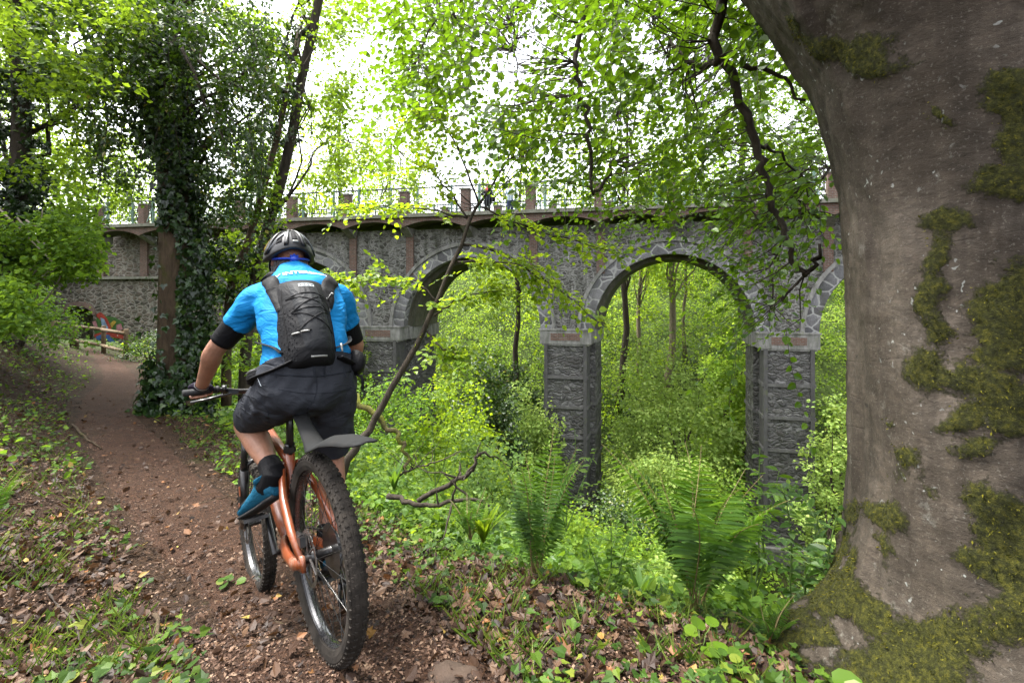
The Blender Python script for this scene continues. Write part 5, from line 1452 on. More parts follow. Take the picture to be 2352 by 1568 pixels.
mb = MB(); mb.box(B(.03, .064, .43), (.05, .022, .035), BMX); mb.tube(Bp([(.04, .06, .44), (.09, .06, .45)]), .012, 8)
build("brake_caliper", mb, M_BLACKM, bike)
# ------------------------------------------------------------------ the cyclist
def skin_mat(name, col, red=.3):
    m, t = mat(name); c = t.coord()
    cc = t.ramp(t.noise(c, 14, 6, .65), [(.3, tuple(q*.72 for q in col)), (.55, col), (.8, tuple(min(1, q*1.15) for q in col))])
    cc = t.mix(t.ramp(t.noise(c, 5, 4), [(.45, 0.0), (.7, red)]), cc, (.28,.10,.065))
    t.out(t.bsdf(cc, .5, 0, .35, t.bump(t.math('ADD', t.noise(c, 90, 5, .7), t.math('MULTIPLY', t.noise(c, 25, 3), .8)), .4, .006), **{"Subsurface Weight": .08, "Subsurface Radius": (.02,.008,.004)}))
    return m
M_SKIN = skin_mat("tanned_skin", (.25,.125,.080))
def cloth(name, col, fold=.5, scale=9, weave=260, rough=.8, var=.2, stretch=(1, 1, 1)):
    m, t = mat(name); c = t.coord(); cs = t.n("Mapping", i={"Vector": c, "Scale": stretch}).outputs[0]
    var = min(var, .14)
    w_ = t.n("TexNoise", i={"Vector": cs, "Scale": scale, "Detail": 3.0, "Roughness": .5, "Distortion": 1.4}).outputs[0]
    ridg = t.math('ABSOLUTE', t.math('SUBTRACT', w_, .5)); ridg = t.math('SUBTRACT', 1.0, t.math('MULTIPLY', ridg, 3.0))
    cc = t.ramp(t.noise(c, 12, 5), [(.3, tuple(q*(1-var) for q in col)), (.7, tuple(min(1, q*(1+var*.5)) for q in col))])
    h = t.math('ADD', t.math('MULTIPLY', ridg, fold), t.math('MULTIPLY', t.noise(c, weave, 2), .05))
    t.out(t.bsdf(cc, rough, 0, .12, t.bump(h, .7, .02)))
    return m
M_SHIRT = cloth("blue_jersey", (.004,.145,.36), .42, 6, 300, .7, .12, (1, 1, 2.6))
M_SHORTS = cloth("charcoal_shorts", (.022,.024,.030), .35, 7, 260, .75, .25, (1, 1, 1.8))
M_BLACKC = cloth("black_lycra", (.004,.004,.005), .15, 10, 300, .7, .2)
M_GLOVE = cloth("dark_glove", (.012,.009,.018), .3, 22, 200)
M_PACK = cloth("black_pack_nylon", (.006,.006,.007), .25, 9, 220, .65, .3)
M_PACKG = cloth("grey_pack_panel", (.015,.016,.018), .3, 9, 160, .6, .25)
M_WHITE = simple("white_print", (.42,.46,.48), .6, 0, .2, .1)
M_GREYST = simple("reflective_grey", (.22,.22,.21), .4, .2, .4)
M_HAIR = simple("grey_hair", (.13,.123,.115), .7, 0, .3, .4, 200, .6, .003, 60)
M_HELM = paint("helmet_shell", (.004,.004,.005), .42, .05, (.04,.04,.04), 0, .12)
M_HELMY = paint("helmet_yellow", (.45,.30,.005), .25, .08, (.2,.2,.1), 0, 1.0)
M_HELMG = paint("helmet_silver", (.26,.27,.28), .3, .05, (.2,.2,.2), .3, .6)
M_FOAM = simple("helmet_foam", (.012,.012,.013), .9)
M_BLUEP = simple("blue_plastic", (.01,.05,.42), .3, 0, .5)
M_SHOEB = cloth("blue_shoe_upper", (.008,.068,.12), .2, 20, 200, .6, .35)
M_SHOEK = simple("black_shoe_sole", (.009,.009,.010), .7, 0, .3, .4)

lt = unit(np.array([-.78, -.63, 0.0])); fw = unit(np.array([-.63, .78, 0.0]))
SP = catmull([(-.905, 2.10, 1.155), (-.912, 2.13, 1.25), (-.935, 2.18, 1.37), (-.985, 2.26, 1.49), (-1.045, 2.345, 1.59), (-1.085, 2.41, 1.665), (-1.12, 2.455, 1.72)], 40)
STG = unit(np.gradient(SP, axis=0))
def spine(t):
    k = t*39; i = int(min(38, k)); f = k-i
    c = SP[i]*(1-f)+SP[i+1]*f; tg = unit(STG[i]*(1-f)+STG[i+1]*f)
    back = unit(np.cross(lt, tg)); back = back if back @ fw < 0 else -back
    return c, tg, back
WID = [(0, .180, .135), (.17, .188, .132), (.34, .178, .122), (.5, .200, .130), (.66, .196, .122), (.78, .150, .100), (.86, .10, .075), (1, .062, .062)]
def wid(t, g=0.0):
    a = [q[0] for q in WID]
    return np.interp(t, a, [q[1] for q in WID])+g, np.interp(t, a, [q[2] for q in WID])+g
def torso(mb, t0, t1, g, n=16):
    secs = []
    for t in np.linspace(t0, t1, n):
        c, tg, bk = spine(t); a, b = wid(t, g); secs.append((c, lt*a, bk*b, .9))
    return mb.loft(secs, 32)
SHL = np.array([-1.205, 2.262, 1.562]); SHR = np.array([-.903, 2.487, 1.562])
ELL = P(494, 803, 2.26); WRL = P(463, 886, 2.395)
ELR = P(818, 798, 2.62); WRR = B(.79, -.30, 1.165)
HIPL = np.array([-.985, 2.06, 1.17]); HIPR = np.array([-.825, 2.19, 1.17])
KNL = P(567, 968, 2.335); ANL = P(630, 1088, 2.075)
KNR = P(762, 1035, 2.33); ANR = P(752, 1250, 2.10)
HEADC = np.array([-1.165, 2.50, 1.765]); hf = unit(np.array([-.60, .79, -.10])); hl = unit(np.cross([0, 0, 1.0], hf)); hu = np.cross(hf, hl)
def lerp(a, b, t): return a + (b-a)*t
rider = thing("person", "cyclist in blue jersey, black helmet and charcoal shorts riding away on the orange bike", "person", B(.445, 0, 0))

def hand(mb, side, g=0.0, cut=None):
    """palm over the grip and five fingers closed round it; g inflates (glove), cut shortens the fingers"""
    c = B(.8185, side*(BARW-.062), 1.114); gx = LF*side
    f_, u_ = FW, UP
    w_ = WRL if side > 0 else WRR
    kn = c + u_*.030 + f_*.022
    # palm from the wrist to the knuckles
    mb.loft([(w_, unit(gx)*(.027+g), u_*(.020+g)), (lerp(w_, kn, .45)+u_*.006, gx*(.037+g), u_*(.019+g)), (kn, gx*(.043+g), u_*(.015+g), .9), (kn+f_*.012-u_*.004, gx*(.038+g), u_*(.011+g), .9)], 16)
    for k, (o_, ln) in enumerate(((.031, .92), (.011, 1.0), (-.010, .97), (-.030, .80))):
        pts = [kn + gx*o_, c + gx*o_ + f_*.034*ln + u_*.016, c + gx*o_ + f_*.031*ln - u_*.014*ln, c + gx*o_ + f_*.008 - u_*.029*ln, c + gx*o_ - f_*.012*ln - u_*.027]
        p = catmull(pts, 12); p = p if cut is None else p[:cut]
        mb.tube(p, np.linspace(.0098, .0078, len(p))+g, 9)
    th = catmull([lerp(w_, kn, .5) - gx*.030, c - gx*.050 - f_*.012 + u_*.012, c - gx*.056 + f_*.010 - u_*.012, c - gx*.040 + f_*.024 - u_*.020], 10)
    th = th if cut is None else th[:max(5, cut)]
    mb.tube(th, np.linspace(.0125, .0088, len(th))+g, 9)

def head(mb):
    secs = []
    for z, a, b, o in ((-.115, .030, .030, .045), (-.10, .045, .055, .030), (-.075, .058, .075, .018), (-.045, .068, .088, .008), (-.01, .074, .096, 0), (.03, .077, .099, -.002), (.065, .073, .093, -.004), (.095, .055, .070, -.004), (.112, .025, .03, -.004)):
        secs.append((HEADC + hu*z + hf*o, hl*a, hf*b))
    mb.loft(secs, 24)
    for s in (1, -1):
        mb.loft([(HEADC + hl*s*.070 - hf*.008 - hu*.010, hf*.018, hu*.028), (HEADC + hl*s*.083 - hf*.014 - hu*.008, hf*.020, hu*.032), (HEADC + hl*s*.089 - hf*.018 - hu*.006, hf*.014, hu*.024)], 12)
        mb.ball(HEADC + hf*.084 + hl*s*.031 + hu*.005, (.013, .013, .010))
    mb.loft([(HEADC + hf*.092 + hu*.012, hl*.008, hu*.012), (HEADC + hf*.108 - hu*.022, hl*.013, hu*.014), (HEADC + hf*.095 - hu*.034, hl*.015, hu*.008)], 10)
    mb.loft([(HEADC + hf*.085 - hu*.058, hl*.026, hu*.008), (HEADC + hf*.094 - hu*.060, hl*.020, hu*.007)], 10)

mb = MB(); torso(mb, 0, 1.0, -.014); head(mb)
mb.tube([spine(.85)[0], spine(1.0)[0], HEADC - hu*.06 - hf*.015], [.068, .060, .060], 14)
for sh, el, wr in ((SHL, ELL, WRL), (SHR, ELR, WRR)):
    mb.tube(catmull([lerp(spine(.72)[0], sh, .6), sh, lerp(sh, el, .5), el, lerp(el, wr, .3), lerp(el, wr, .7), wr], 22), np.interp(np.linspace(0, 1, 22), [0, .17, .33, .48, .52, .62, .85, 1], [.06, .060, .052, .043, .043, .046, .033, .027]), 14)
for s in (1, -1): hand(mb, s)
for hp, kn, an in ((HIPL, KNL, ANL), (HIPR, KNR, ANR)):
    mid = lerp(kn, an, .32) - fw*.022
    mb.tube(catmull([hp, lerp(hp, kn, .5), kn, mid, lerp(kn, an, .72) - fw*.006, an], 24), np.interp(np.linspace(0, 1, 24), [0, .2, .4, .5, .62, .82, 1], [.095, .085, .060, .057, .060, .041, .035]), 16)
def foot(mb, an, ped, g=0.0, sole=False):
    ax = unit(lerp(ped, ped+fw*.08, 1) - (an - fw*.05 - np.array([0, 0, .085])))
    heel = an - fw*.045 + np.array([0, 0, -.080]); toe = ped + (ped-heel)*.42 + np.array([0, 0, .012])
    d = unit(toe-heel); sd = unit(np.cross([0, 0, 1.0], d)); n = np.cross(d, sd); L = np.linalg.norm(toe-heel)
    return heel, toe, d, sd, n, L
for an, s in ((ANL, 1), (ANR, -1)):
    heel, toe, d, sd, n, L = foot(None, an, B(*PED[s]) + UP*.02)
    mb.loft([(heel + d*.01 + n*.03, sd*.022, n*.02), (heel + d*.05 + n*.04, sd*.030, n*.035), (heel + d*L*.5 + n*.03, sd*.036, n*.028), (heel + d*L*.8 + n*.018, sd*.038, n*.016), (toe - d*.01 + n*.012, sd*.022, n*.008)], 14)
    mb.tube([an + np.array([0, 0, .03]), heel + d*.06 + n*.045], [.036, .034], 12)
body = build("body", mb, M_SKIN, rider); fuse(body, .0052, 3, .5)
# hair showing under the helmet
mb = MB(); rng = R(301)
for k in range(420):
    a = rng.uniform(-2.1, 2.1); z = rng.uniform(-.055, .0)
    d = -hf*math.cos(a) + hl*math.sin(a)
    q = HEADC + hu*z + (hl*(hl@d)*.080 + hf*(hf@d)*.101)
    mb.tube([q, q + d*.004 - hu*.022 + rng.normal(size=3)*.003], [.0022, .0008], 4, False)
build("hair", mb, M_HAIR, rider)
# gloves
for s in (1, -1):
    mb = MB(); hand(mb, s, .0028, 6)
    w_ = WRL if s > 0 else WRR; el = ELL if s > 0 else ELR
    mb.tube([lerp(w_, el, .02), lerp(w_, B(.8185, s*(BARW-.062), 1.114), .2)], [.031, .031], 14)
    g = build("glove", mb, M_GLOVE, rider); fuse(g, .0045, 2, .4)
    build("glove_trim", MB().lathe(lerp(w_, el, .03), unit(el-w_), [(.0325, -.004), (.0335, 0), (.0325, .004)], 18, 0, False), M_GREYST, g)
# jersey
mb = MB(); torso(mb, .125, .93, .008, 18)
for sh, el in ((SHL, ELL), (SHR, ELR)):
    out = unit(sh - spine(.72)[0])
    mb.tube(catmull([lerp(spine(.70)[0], sh, .35), sh + np.array([0, 0, -.004]), lerp(sh, el, .28), lerp(sh, el, .52)], 14), np.interp(np.linspace(0, 1, 14), [0, .4, .7, 1], [.092, .080, .073, .073]), 20)
shirt = build("jersey", mb, M_SHIRT, rider); fuse(shirt, .0075, 7, .5)
tx = bpy.data.textures.new("folds", "CLOUDS"); tx.noise_scale = .11; tx.noise_depth = 2
def crumple(o, amt, ns):
    t_ = bpy.data.textures.new("crumple", "DISTORTED_NOISE"); t_.noise_scale = ns; t_.distortion = 1.2
    m = o.modifiers.new("d", "DISPLACE"); m.texture = t_; m.strength = amt; m.mid_level = .5; m.texture_coords = 'LOCAL'; bake_mods(o)
crumple(shirt, .010, .15)
# arm warmers
for sh, el, wr in ((SHL, ELL, WRL), (SHR, ELR, WRR)):
    q = catmull([lerp(sh, el, .40), lerp(sh, el, .62), lerp(sh, el, .85)], 8)
    aw = build("arm_warmer", MB().tube(q, np.linspace(.0615, .0525, 8), 20), M_BLACKC, rider, True)
# shorts
mb = MB(); torso(mb, -0.0, .235, .021, 8)
c0, tg0, bk0 = spine(0.0)
mb.ball(c0 + bk0*.02 - tg0*.01, (.19, .14, .10), np.stack([lt, bk0, tg0], 1))
for hp, kn, r0_, r1_, e in ((HIPL, KNL, .122, .092, .86), (HIPR, KNR, .122, .098, .95)):
    bs = unit(hp-c0)
    p = catmull([lerp(c0, hp, .5), hp + np.array([0, 0, -.01]), lerp(hp, kn, .5), lerp(hp, kn, e)], 16)
    mb.tube(p, np.interp(np.linspace(0, 1, 16), [0, .35, .7, 1], [.115, r0_, (r0_+r1_)/2, r1_]), 22)
shorts = build("shorts", mb, M_SHORTS, rider); fuse(shorts, .0075, 6, .5); crumple(shorts, .010, .14)
SBV = bvh_of(shorts); JBV = bvh_of(shirt)
def drape(bv, pts, toward, off=.002):
    """push points along a direction onto a garment"""
    res = []
    for p in pts:
        h = bv.ray_cast(Vector((p + toward*-.4).tolist()), Vector(unit(toward).tolist()), 1.0)
        q = np.array(h[0]) if h[0] is not None else p
        res.append(q - unit(toward)*off)
    return np.array(res)
look = unit(np.array([-.42, .90, 0.0])); 
def on_px(bv, uv, off=.002):
    out = []
    for u, v in uv:
        d = unit(P(u, v, 1.0) - np.array([0, 0, CZ]))
        h = bv.ray_cast(Vector((0, 0, CZ)), Vector(d.tolist()), 8.0)
        out.append(np.array(h[0]) - d*off if h[0] is not None else P(u, v, 2.1))
    return np.array(out)
def seam(name, bv, uv, r, m, par, n=14, off=.0):
    q = catmull([np.array(p + (0,)) for p in uv], n)[:, :2]
    build(name, MB().tube(on_px(bv, [tuple(p) for p in q], off), r, 5), m, par, True)
M_SEAM = cloth("shorts_seam", (.014,.016,.021), .1)
seam("waistband", SBV, [(612, 858), (680, 862), (740, 862), (806, 852)], .004, M_SEAM, shorts)
seam("yoke_seam", SBV, [(640, 893), (700, 902), (760, 900), (808, 890)], .0022, M_SEAM, shorts)
seam("centre_seam", SBV, [(726, 862), (728, 890), (722, 915), (705, 940)], .0022, M_SEAM, shorts)
for u in (633, 722, 746, 790): build("belt_loop", MB().tube(on_px(SBV, [(u, 840), (u, 852), (u+1, 866)], .001), .006, 6, sq=.4), M_SEAM, shorts)
seam("cargo_pocket", SBV, [(560, 905), (590, 915), (615, 940), (612, 958), (580, 952), (552, 930), (560, 905)], .002, M_SEAM, shorts, 20)
seam("pocket_piping", SBV, [(592, 868), (596, 878), (600, 886)], .0018, M_WHITE, shorts, 6)
# socks and shoes
for an, kn, s in ((ANL, KNL, 1), (ANR, KNR, -1)):
    heel, toe, d, sd, n, L = foot(None, an, B(*PED[s]) + UP*.02)
    mb = MB(); mb.tube([lerp(an, kn, .20), lerp(an, kn, .10), an], [.0475, .0485, .049], 18); mb.tube([lerp(an, kn, .09), an, heel + d*.055 + n*.045], [.049, .053, .050], 18)
    so_ = build("sock", mb, M_BLACKC, rider); fuse(so_, .006, 3, .4)
    mb = MB(); mb.loft([(heel - d*.012 + n*.038, sd*.022, n*.034), (heel + d*.012 + n*.050, sd*.038, n*.056), (heel + d*.075 + n*.052, sd*.043, n*.058), (heel + d*L*.45 + n*.040, sd*.040, n*.042), (heel + d*L*.7 + n*.028, sd*.046, n*.032), (heel + d*L*.9 + n*.020, sd*.042, n*.022), (toe + n*.016, sd*.022, n*.014)], 20)
    mb.loft([(heel + d*.045 + n*.085, sd*.045, d*.054), (heel + d*.035 + n*.105, sd*.049, d*.057)], 16)
    sh_ = build("shoe", mb, M_SHOEB, rider); fuse(sh_, .005, 3, .5)
    mb = MB(); mb.loft([(heel - d*.004 + n*.004, sd*.026, n*.014), (heel + d*.03 + n*.002, sd*.038, n*.016), (heel + d*L*.45 - n*.002, sd*.042, n*.014), (heel + d*L*.7 - n*.002, sd*.050, n*.014), (heel + d*L*.92 + n*.002, sd*.044, n*.013), (toe + d*.006 + n*.006, sd*.022, n*.010)], 18, mi=0)
    build("shoe_sole", mb, M_SHOEK, sh_, True)
    mb = MB(); mb.loft([(heel + d*L*.60 + n*.052, sd*.036, n*.012), (heel + d*L*.75 + n*.040, sd*.044, n*.016), (heel + d*L*.95 + n*.026, sd*.036, n*.016), (toe + d*.004 + n*.018, sd*.016, n*.012)], 16)
    build("toe_cap", mb, M_SHOEK, sh_, True)

# helmet
def helm_pt(a, e, r=1.0):
    """a: round from the back (0) to the left; e: elevation 0 rim .. 1 top"""
    th = e*math.pi/2
    k = r*(1 + .02*math.cos(2*a))
    return HEADC + hu*.024 + (-hf*math.cos(a)*.150 + hl*math.sin(a)*.123)*math.cos(th)**.85*k + hu*(math.sin(th)*.122*k) + hu*(-.038+.052*math.cos(a)**2)*(1-e)**1.5
mb = MB(); na, ne = 48, 14; V = []; idx = []
for j in range(ne):
    for i in range(na):
        a = 2*math.pi*i/na; e = j/ne*.98
        groove = 1 - .030*max(0, math.sin(a*5+1.57))**2*smoothstep(.12, .35, e)*smoothstep(.98, .6, e)
        V.append(helm_pt(a, e, float(groove)))
V.append(helm_pt(0, 1)); nV = len(V)-1
fs = [(j*na+i, j*na+(i+1) % na, (j+1)*na+(i+1) % na, (j+1)*na+i) for j in range(ne-1) for i in range(na)] + [((ne-1)*na+i, (ne-1)*na+(i+1) % na, nV) for i in range(na)]
mb.add(V, fs)
helmet = build("helmet", mb, M_HELM, rider, True)
m_ = helmet.modifiers.new("s", "SOLIDIFY"); m_.thickness = .022; m_.offset = 1.0
bake_mods(helmet)
def hpatch(name, aa, ee, m, r=1.012, thick=.004):
    """a raised piece of shell between polylines in helmet angles"""
    A = np.array([helm_pt(a, e, r) for a, e in zip(*aa)]); Bq = np.array([helm_pt(a, e, r) for a, e in zip(*ee)])
    o = build(name, MB().strip(A, Bq), m, helmet, True)
    md = o.modifiers.new("t", "SOLIDIFY"); md.thickness = thick; md.offset = 0; bake_mods(o); return o
t9 = np.linspace(0, 1, 9)
for s in (1, -1):
    hpatch("silver_flash", (s*(.30+.75*t9), .62-.44*t9**1.2), (s*(.36+.72*t9), .53-.37*t9**1.2), M_HELMG, 1.035)
    hpatch("silver_flash", (s*(.30+.06*t9), .62-.26*t9), (s*(.40+.05*t9), .55-.19*t9), M_HELMG, 1.035)
    hpatch("shell_rib", (s*(.16+.1*t9), .92-.80*t9), (s*(.30+.12*t9), .90-.78*t9), M_HELM, 1.022, .010)
    hpatch("shell_rib", (s*(.75+.35*t9), .92-.80*t9), (s*(1.0+.35*t9), .90-.78*t9), M_HELM, 1.022, .010)
    hpatch("vent", (s*(.46+.06*t9), .86-.62*t9), (s*(.66+.10*t9), .86-.62*t9), M_FOAM, .992, .006)
hpatch("vent", (-.11+0*t9, .60-.34*t9), (.11+0*t9, .60-.34*t9), M_FOAM, .995, .006)
hpatch("badge", (-.10+.2*t9, .18+0*t9), (-.10+.2*t9, .23+0*t9), M_GREYST, 1.034)
hpatch("badge", (-.16+.32*t9, .78+.03*np.sin(t9*3.14)), (-.16+.32*t9, .82+.02*np.sin(t9*3.14)), M_GREYST, 1.034)
hpatch("yellow_panel", (np.pi*.37+0*t9, .22+.74*t9), (np.pi*.62+0*t9, .22+.74*t9), M_HELMY, 1.034)
hpatch("yellow_panel", (np.pi*(.30+.36*t9), .93+0*t9), (np.pi*(.36+.3*t9), .82+.02*t9), M_HELMY, 1.036)
mb = MB(); aa = np.linspace(-1.5, 1.5, 22)
q = [HEADC + hu*.002 + (-hf*math.cos(a)*.109 + hl*math.sin(a)*.088) - hu*.010*math.cos(a) for a in aa]
mb.tube(q, .016, 8, True, 0, .4, hu)
mb.ball(HEADC - hu*.010 - hf*.114, (.022, .022, .022), None, 14, 10)
for k in range(8):
    a = 2*math.pi*k/8; mb.ball(HEADC - hu*.010 - hf*.118 + (hl*math.cos(a)+hu*math.sin(a))*.020, .007, None, 8, 6)
build("retention_dial", mb, M_BLUEP, helmet, True)
mb = MB()
for s in (1, -1): mb.tube(catmull([HEADC + hl*s*.092 - hf*.03 - hu*.0, HEADC + hl*s*.088 + hf*.01 - hu*.05, HEADC + hl*s*.055 + hf*.05 - hu*.105], 8), .005, 6)
build("chin_strap", mb, M_BLACKC, helmet)

# lettering on the back of the jersey
def text_mesh(body, size, name):
    cu = bpy.data.curves.new(name, "FONT"); cu.body = body; cu.size = size; cu.align_x = 'LEFT'; cu.resolution_u = 3; cu.offset = size*.03
    o = bpy.data.objects.new(name, cu); COL.objects.link(o)
    dg = bpy.context.evaluated_depsgraph_get(); dg.update()
    me = bpy.data.meshes.new_from_object(o.evaluated_get(dg)); bpy.data.objects.remove(o)
    bm = bmesh.new(); bm.from_mesh(me)
    bmesh.ops.triangulate(bm, faces=bm.faces[:])
    for _ in range(2):
        bmesh.ops.subdivide_edges(bm, edges=[e for e in bm.edges if e.calc_length() > size*.12], cuts=1)
        bmesh.ops.triangulate(bm, faces=bm.faces[:])
    V = np.array([v.co[:] for v in bm.verts]); fs = np.array([[v.index for v in f.verts] for f in bm.faces])
    bm.free(); bpy.data.meshes.remove(me)
    return V, fs
def decal(name, bv, V, fs, org, ax, ay, toward, m, par, off=.0018, arc=0.0):
    w_ = V[:, 0].max()
    pts = org + np.outer(V[:, 0], ax) + np.outer(V[:, 1] + arc*(1-(2*V[:, 0]/w_-1)**2), ay)
    q = drape(bv, pts, toward, off)
    return build(name, MB().add(q, fs), m, par)
c, tg, bk = spine(.67)
V, fs = text_mesh("INTERSPORT", .036, "lettering")
sc_ = .25/V[:, 0].max(); V = V*[sc_, 1.0, 1.0]
decal("lettering", JBV, V, fs, c + lt*.090 + tg*.006, -lt, tg, -bk, M_WHITE, shirt, .0034, .012)
ems = np.array([(0, .020, 0), (.006, .020, 0), (.010, .010, 0), (.022, .024, 0), (.024, .018, 0), (.012, 0, 0), (.006, .004, 0)])
decal("emblem", JBV, ems, [tuple(range(7))], c + lt*.121 + tg*.006, -lt, tg, -bk, M_WHITE, shirt, .004)

# ------------------------------------------------------------------ rucksack
pack = thing("rucksack", "slim black cycling rucksack with bungee cords on the cyclist's back", "rucksack", spine(.45)[0] + spine(.45)[2]*.13)
def bkpt(t, a, h):
    c, tg, bk = spine(t); w_, d_ = wid(t, .008)
    return c + lt*a + bk*(d_*(max(.05, 1-(abs(a)/w_)**2.4))**.5 + h)
def pad(name, rows, m, par=pack, nseg=13, smooth=True, base=-.012):
    """cushion: rows of (t, left a, right a, height) along the spine"""
    V = []; n = nseg
    for t, al, ar, h in rows:
        for k in np.linspace(0, 1, n):
            a = al + (ar-al)*k; V.append(bkpt(t, a, base + (h-base)*(1-abs(2*k-1)**3.2)))
    m_ = len(rows)
    fs = [(i*n+k, i*n+k+1, (i+1)*n+k+1, (i+1)*n+k) for i in range(m_-1) for k in range(n-1)]
    o = build(name, MB().add(V, fs), m, par, smooth)
    md = o.modifiers.new("s", "SUBSURF"); md.levels = 2; bake_mods(o); return o
PO = .026
main = pad("main_compartment", [(.145, PO+.10, PO-.105, -.01), (.155, PO+.105, PO-.112, .045), (.20, PO+.112, PO-.122, .072), (.31, PO+.116, PO-.116, .075), (.42, PO+.116, PO-.110, .066), (.51, PO+.112, PO-.106, .050), (.585, PO+.112, PO-.104, .030), (.612, PO+.108, PO-.100, -.008)], M_PACK)
PBV = bvh_of(main)
flap = pad("front_pocket", [(.215, PO+.050, PO-.085, .066), (.23, PO+.062, PO-.098, .088), (.31, PO+.070, PO-.092, .092), (.40, PO+.080, PO-.082, .084), (.49, PO+.082, PO-.070, .064), (.545, PO+.074, PO-.062, .048), (.56, PO+.070, PO-.058, .030)], M_PACKG, pack, 13, True, .02)
FBV = bvh_of(flap)
def on_pack(t, a, off=.002):
    t = .145 + (t-.165)*.78; a = a + PO
    c, tg, bk = spine(t); o = c + lt*a + bk*.4
    best = None
    for bv in (FBV, PBV):
        h = bv.ray_cast(Vector(o.tolist()), Vector((-bk).tolist()), .6)
        if h[0] is not None and (best is None or h[3] < best[1]): best = (np.array(h[0]), h[3])
    return (best[0] if best else bkpt(t, a, .05)) + bk*off
def cord(name, ta, r, m, par=flap, n=7, off=.001):
    pts = []
    for (t0, a0), (t1, a1) in zip(ta[:-1], ta[1:]):
        for k in np.linspace(0, 1, n)[:-1]: pts.append(on_pack(t0+(t1-t0)*k, a0+(a1-a0)*k, off))
    pts.append(on_pack(*ta[-1], off))
    return build(name, MB().tube(pts, r, 6), m, par, True)
cord("bungee_cord", [(.575, .083), (.575, -.080), (.475, .070), (.480, -.090), (.575, .083)], .0032, M_BLACKC)
cord("bungee_cord", [(.475, .070), (.365, -.090)], .0032, M_BLACKC); cord("bungee_cord", [(.480, -.090), (.375, .055), (.362, .010)], .0032, M_BLACKC)
cord("zip_seam", [(.29, .085), (.42, .093), (.56, .096), (.68, .090)], .003, M_BLACKC, main); cord("zip_seam", [(.25, -.112), (.40, -.110), (.56, -.100), (.70, -.09)], .003, M_BLACKC, main)
cord("reflector", [(.222, .010), (.222, -.055)], .0045, M_GREYST, main)
for (t_, a_), (t2, a2) in (((.605, -.098), (.585, -.118)), ((.56, -.102), (.52, -.108)), ((.365, .075), (.362, .050)), ((.365, .045), (.358, .018)), ((.30, -.122), (.25, -.126))):
    cord("zip_puller", [(t_, a_), (t2, a2)], .0045, M_GREYST, main, 4, .004)
mb = MB()                                                            # perforated side mesh
for i in range(17):
    for j in range(4):
        t_ = .21 + .018*i; a_ = .104 - .014*j + (.007 if i % 2 else 0)
        p0 = on_pack(t_, a_, .0012); mb.ball(p0, .0028, None, 6, 4)
build("mesh_pattern", mb, M_GREYST if False else M_PACKG, main)
# outlined maker's mark on the pocket: a white frame with three small windows
V, fs = text_mesh("ION", .020, "logo")
def logo():
    mb = MB(); bw, bh = .066, .015
    def pt(x, y): return on_pack(.632 + y*1.55, .030 - x, .002)
    def q(x0, y0, x1, y1):
        n = 6; A = [pt(x0+(x1-x0)*k/n, y0) for k in range(n+1)]; Bq = [pt(x0+(x1-x0)*k/n, y1) for k in range(n+1)]; mb.strip(A, Bq)
    q(0, 0, bw, .003); q(0, bh-.003, bw, bh); q(0, .003, .003, bh-.003); q(bw-.003, .003, bw, bh-.003)
    q(.014, .003, .019, bh-.003); q(.031, .003, .035, .008); q(.047, .003, .052, bh-.003); q(.031, .010, .035, bh-.003)
    build("logo", mb, M_WHITE, flap)
logo()
